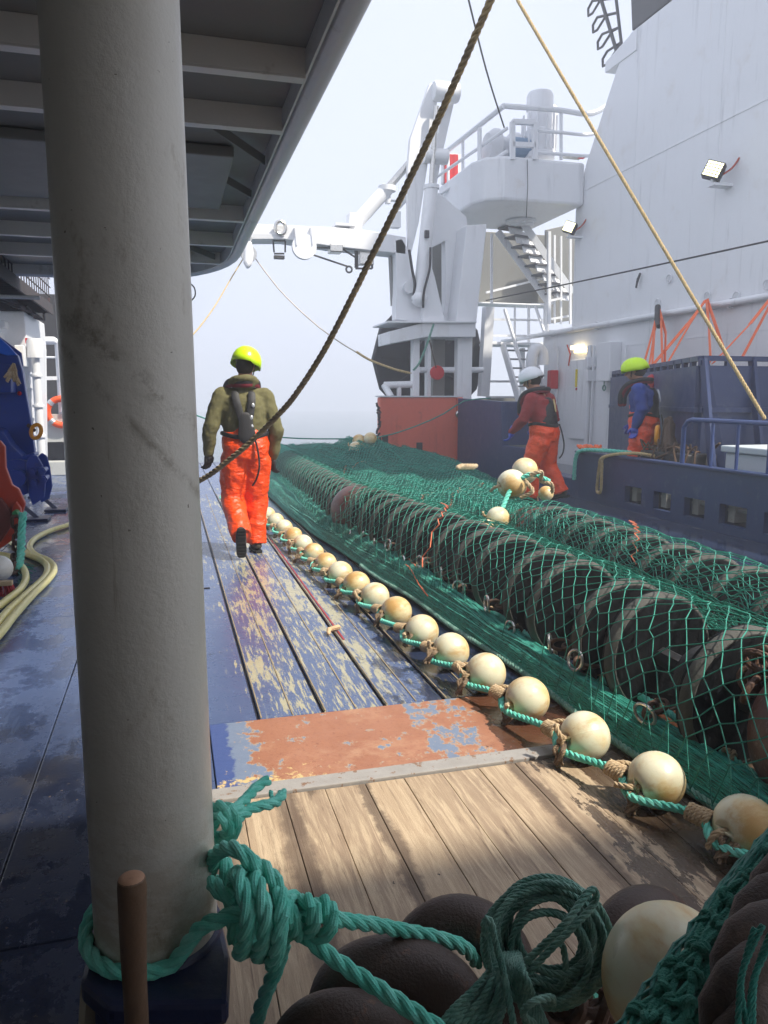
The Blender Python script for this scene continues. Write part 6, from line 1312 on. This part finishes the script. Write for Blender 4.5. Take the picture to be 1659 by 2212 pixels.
# rusty chain heap
t = thing('chain_heap', 'heap of rusty chain links at the bottom edge beside the cream float', 'chain', tuple(A(1240, 2190, Z=.06)))
for k in range(15):
    c = A(1180 + rnd.random() * 150, 2140 + rnd.random() * 95, t=1.55 + rnd.uniform(-.05, .08)); b = MB(); b.torus(c, .028, .0115, Euler((rnd.random() * 3, rnd.random() * 3, rnd.random() * 3)), 18, 8, (1, 1.7)); b.build('link', RUSTC, t)
# large float
t = thing('large_float', 'large cream float with yellow stains in the shade at bottom right', 'float', tuple(A(1425, 2105, t=1.36)))
b = MB(); b.ball(A(1448, 2118, t=1.36), .118, 48, (1, 1, 1.12)); b.build('float_ball', FLOATM, t)
# near green netting hanging across the corner
t = thing('near_netting', 'gathered heavy green knotted netting crossing the bottom right corner', 'netting', tuple(A(1500, 2060, t=1.1)))
def NP(s_, w_):   # s along the bundle (0 top right .. 1 bottom left), w across
    c = A(1700 - 400 * s_ ** .9, 1790 + 500 * s_, t=1.25 - .25 * s_); wd = 40 + 165 * s_
    e = A(1700 - 400 * s_ ** .9 + wd * w_ * .9, 1790 + 500 * s_ + wd * w_ * .50, t=1.25 - .25 * s_ - .045 * math.sin(PI * min(max(w_, 0), 1)))
    return e
kn = []
def PN(i, j): s_ = j / 10.0; w_ = i / 5.0; return NP(s_ + .012 * fj((i * 3, j * 2, 1)), w_ + .07 * fj((i * 2.3, j * 1.7, 5))) + V((.012 * fj((i, j * 3, 2)), .012 * fj((i * 2, j, 7)), .008 * fj((i, j, 9))))
E_ = net_edges(PN, 5, 11, kn); b = MB()
for a, c in E_:
    for q in range(2):
        m_ = (a + c) / 2 + V((rnd.uniform(-.008, .008), rnd.uniform(-.008, .008), rnd.uniform(-.006, .006))); b.tube(spline([a, m_, c], .012), .0052, 7)
for k_ in kn: b.torus(k_, .0085, .0062, Euler((rnd.random() * 3, rnd.random() * 3, 0)), 10, 7); b.torus(k_ + V((.003, 0, .004)), .0078, .006, Euler((rnd.random() * 3, rnd.random() * 3, 0)), 10, 7)
b.build('netting_twine', paint('heavy_green_twine', (.03, .22, .16), .8, .3, (.015, .09, .07), .6, 60, bump=1, bscale=300), t)
def PN2(i, j): s_ = j / 22.0; return NP(s_ + .02 * fj((i * 3, j * 2, 11)), .1 + i / 10.0 + .05 * fj((i * 2.3, j * 1.7, 15))) + _F * .035 + V((.01 * fj((i, j * 3, 12)), .01 * fj((i * 2, j, 17)), 0))
twine('under_twine', GNETD, net_edges(PN2, 10, 22), .0045, t)
# brown hawser bundle
t = thing('brown_hawser', 'thick dark brown laid hawser in deep shade along the bottom right edge', 'hawser', tuple(A(1620, 2120, t=.95)))
b = MB(); b.rope([A(u, v, t=t_) for u, v, t_ in ((1780, 1800, 1.15), (1690, 1925, 1.08), (1625, 2050, 1.0), (1590, 2190, .94), (1570, 2400, .9))], .042, .22, 14); b.build('hawser', BRROPE, t)
b = MB(); b.rope([A(u, v, t=t_) for u, v, t_ in ((1850, 1820, 1.18), (1760, 1960, 1.10), (1700, 2090, 1.05), (1670, 2240, 1.0), (1660, 2400, .96))], .04, .22, 14); b.build('hawser', BRROPE, t)
b = MB()
for k in range(4): b.rope([A(1630 + k * 17, 1990 + rnd.random() * 60, t=.93), A(1612 + k * 10 + rnd.uniform(-22, 22), 2120, t=.91), A(1600 + k * 12 + rnd.uniform(-20, 20), 2260, t=.88)], .004)
tag(b.build('loose_green_twine', GNETD), 'loose dark green twine hanging over the brown hawser in the corner', 'twine')
# ---------------------------------------------------------------- sea fog
b = MB(); b.bb((-400, -400, -6), (400, 400, 13.5))
hz = bpy.data.materials.new('fog'); hz.use_nodes = True; n = hz.node_tree; n.nodes.clear()
pv = n.nodes.new('ShaderNodeVolumePrincipled'); pv.inputs['Color'].default_value = (.87, .90, .97, 1); pv.inputs['Density'].default_value = .0075; pv.inputs['Anisotropy'].default_value = .3
oo = n.nodes.new('ShaderNodeOutputMaterial'); n.links.new(pv.outputs[0], oo.inputs['Volume'])
o = b.build('haze', hz); o['kind'] = 'stuff'; o['label'] = 'pale sea fog'
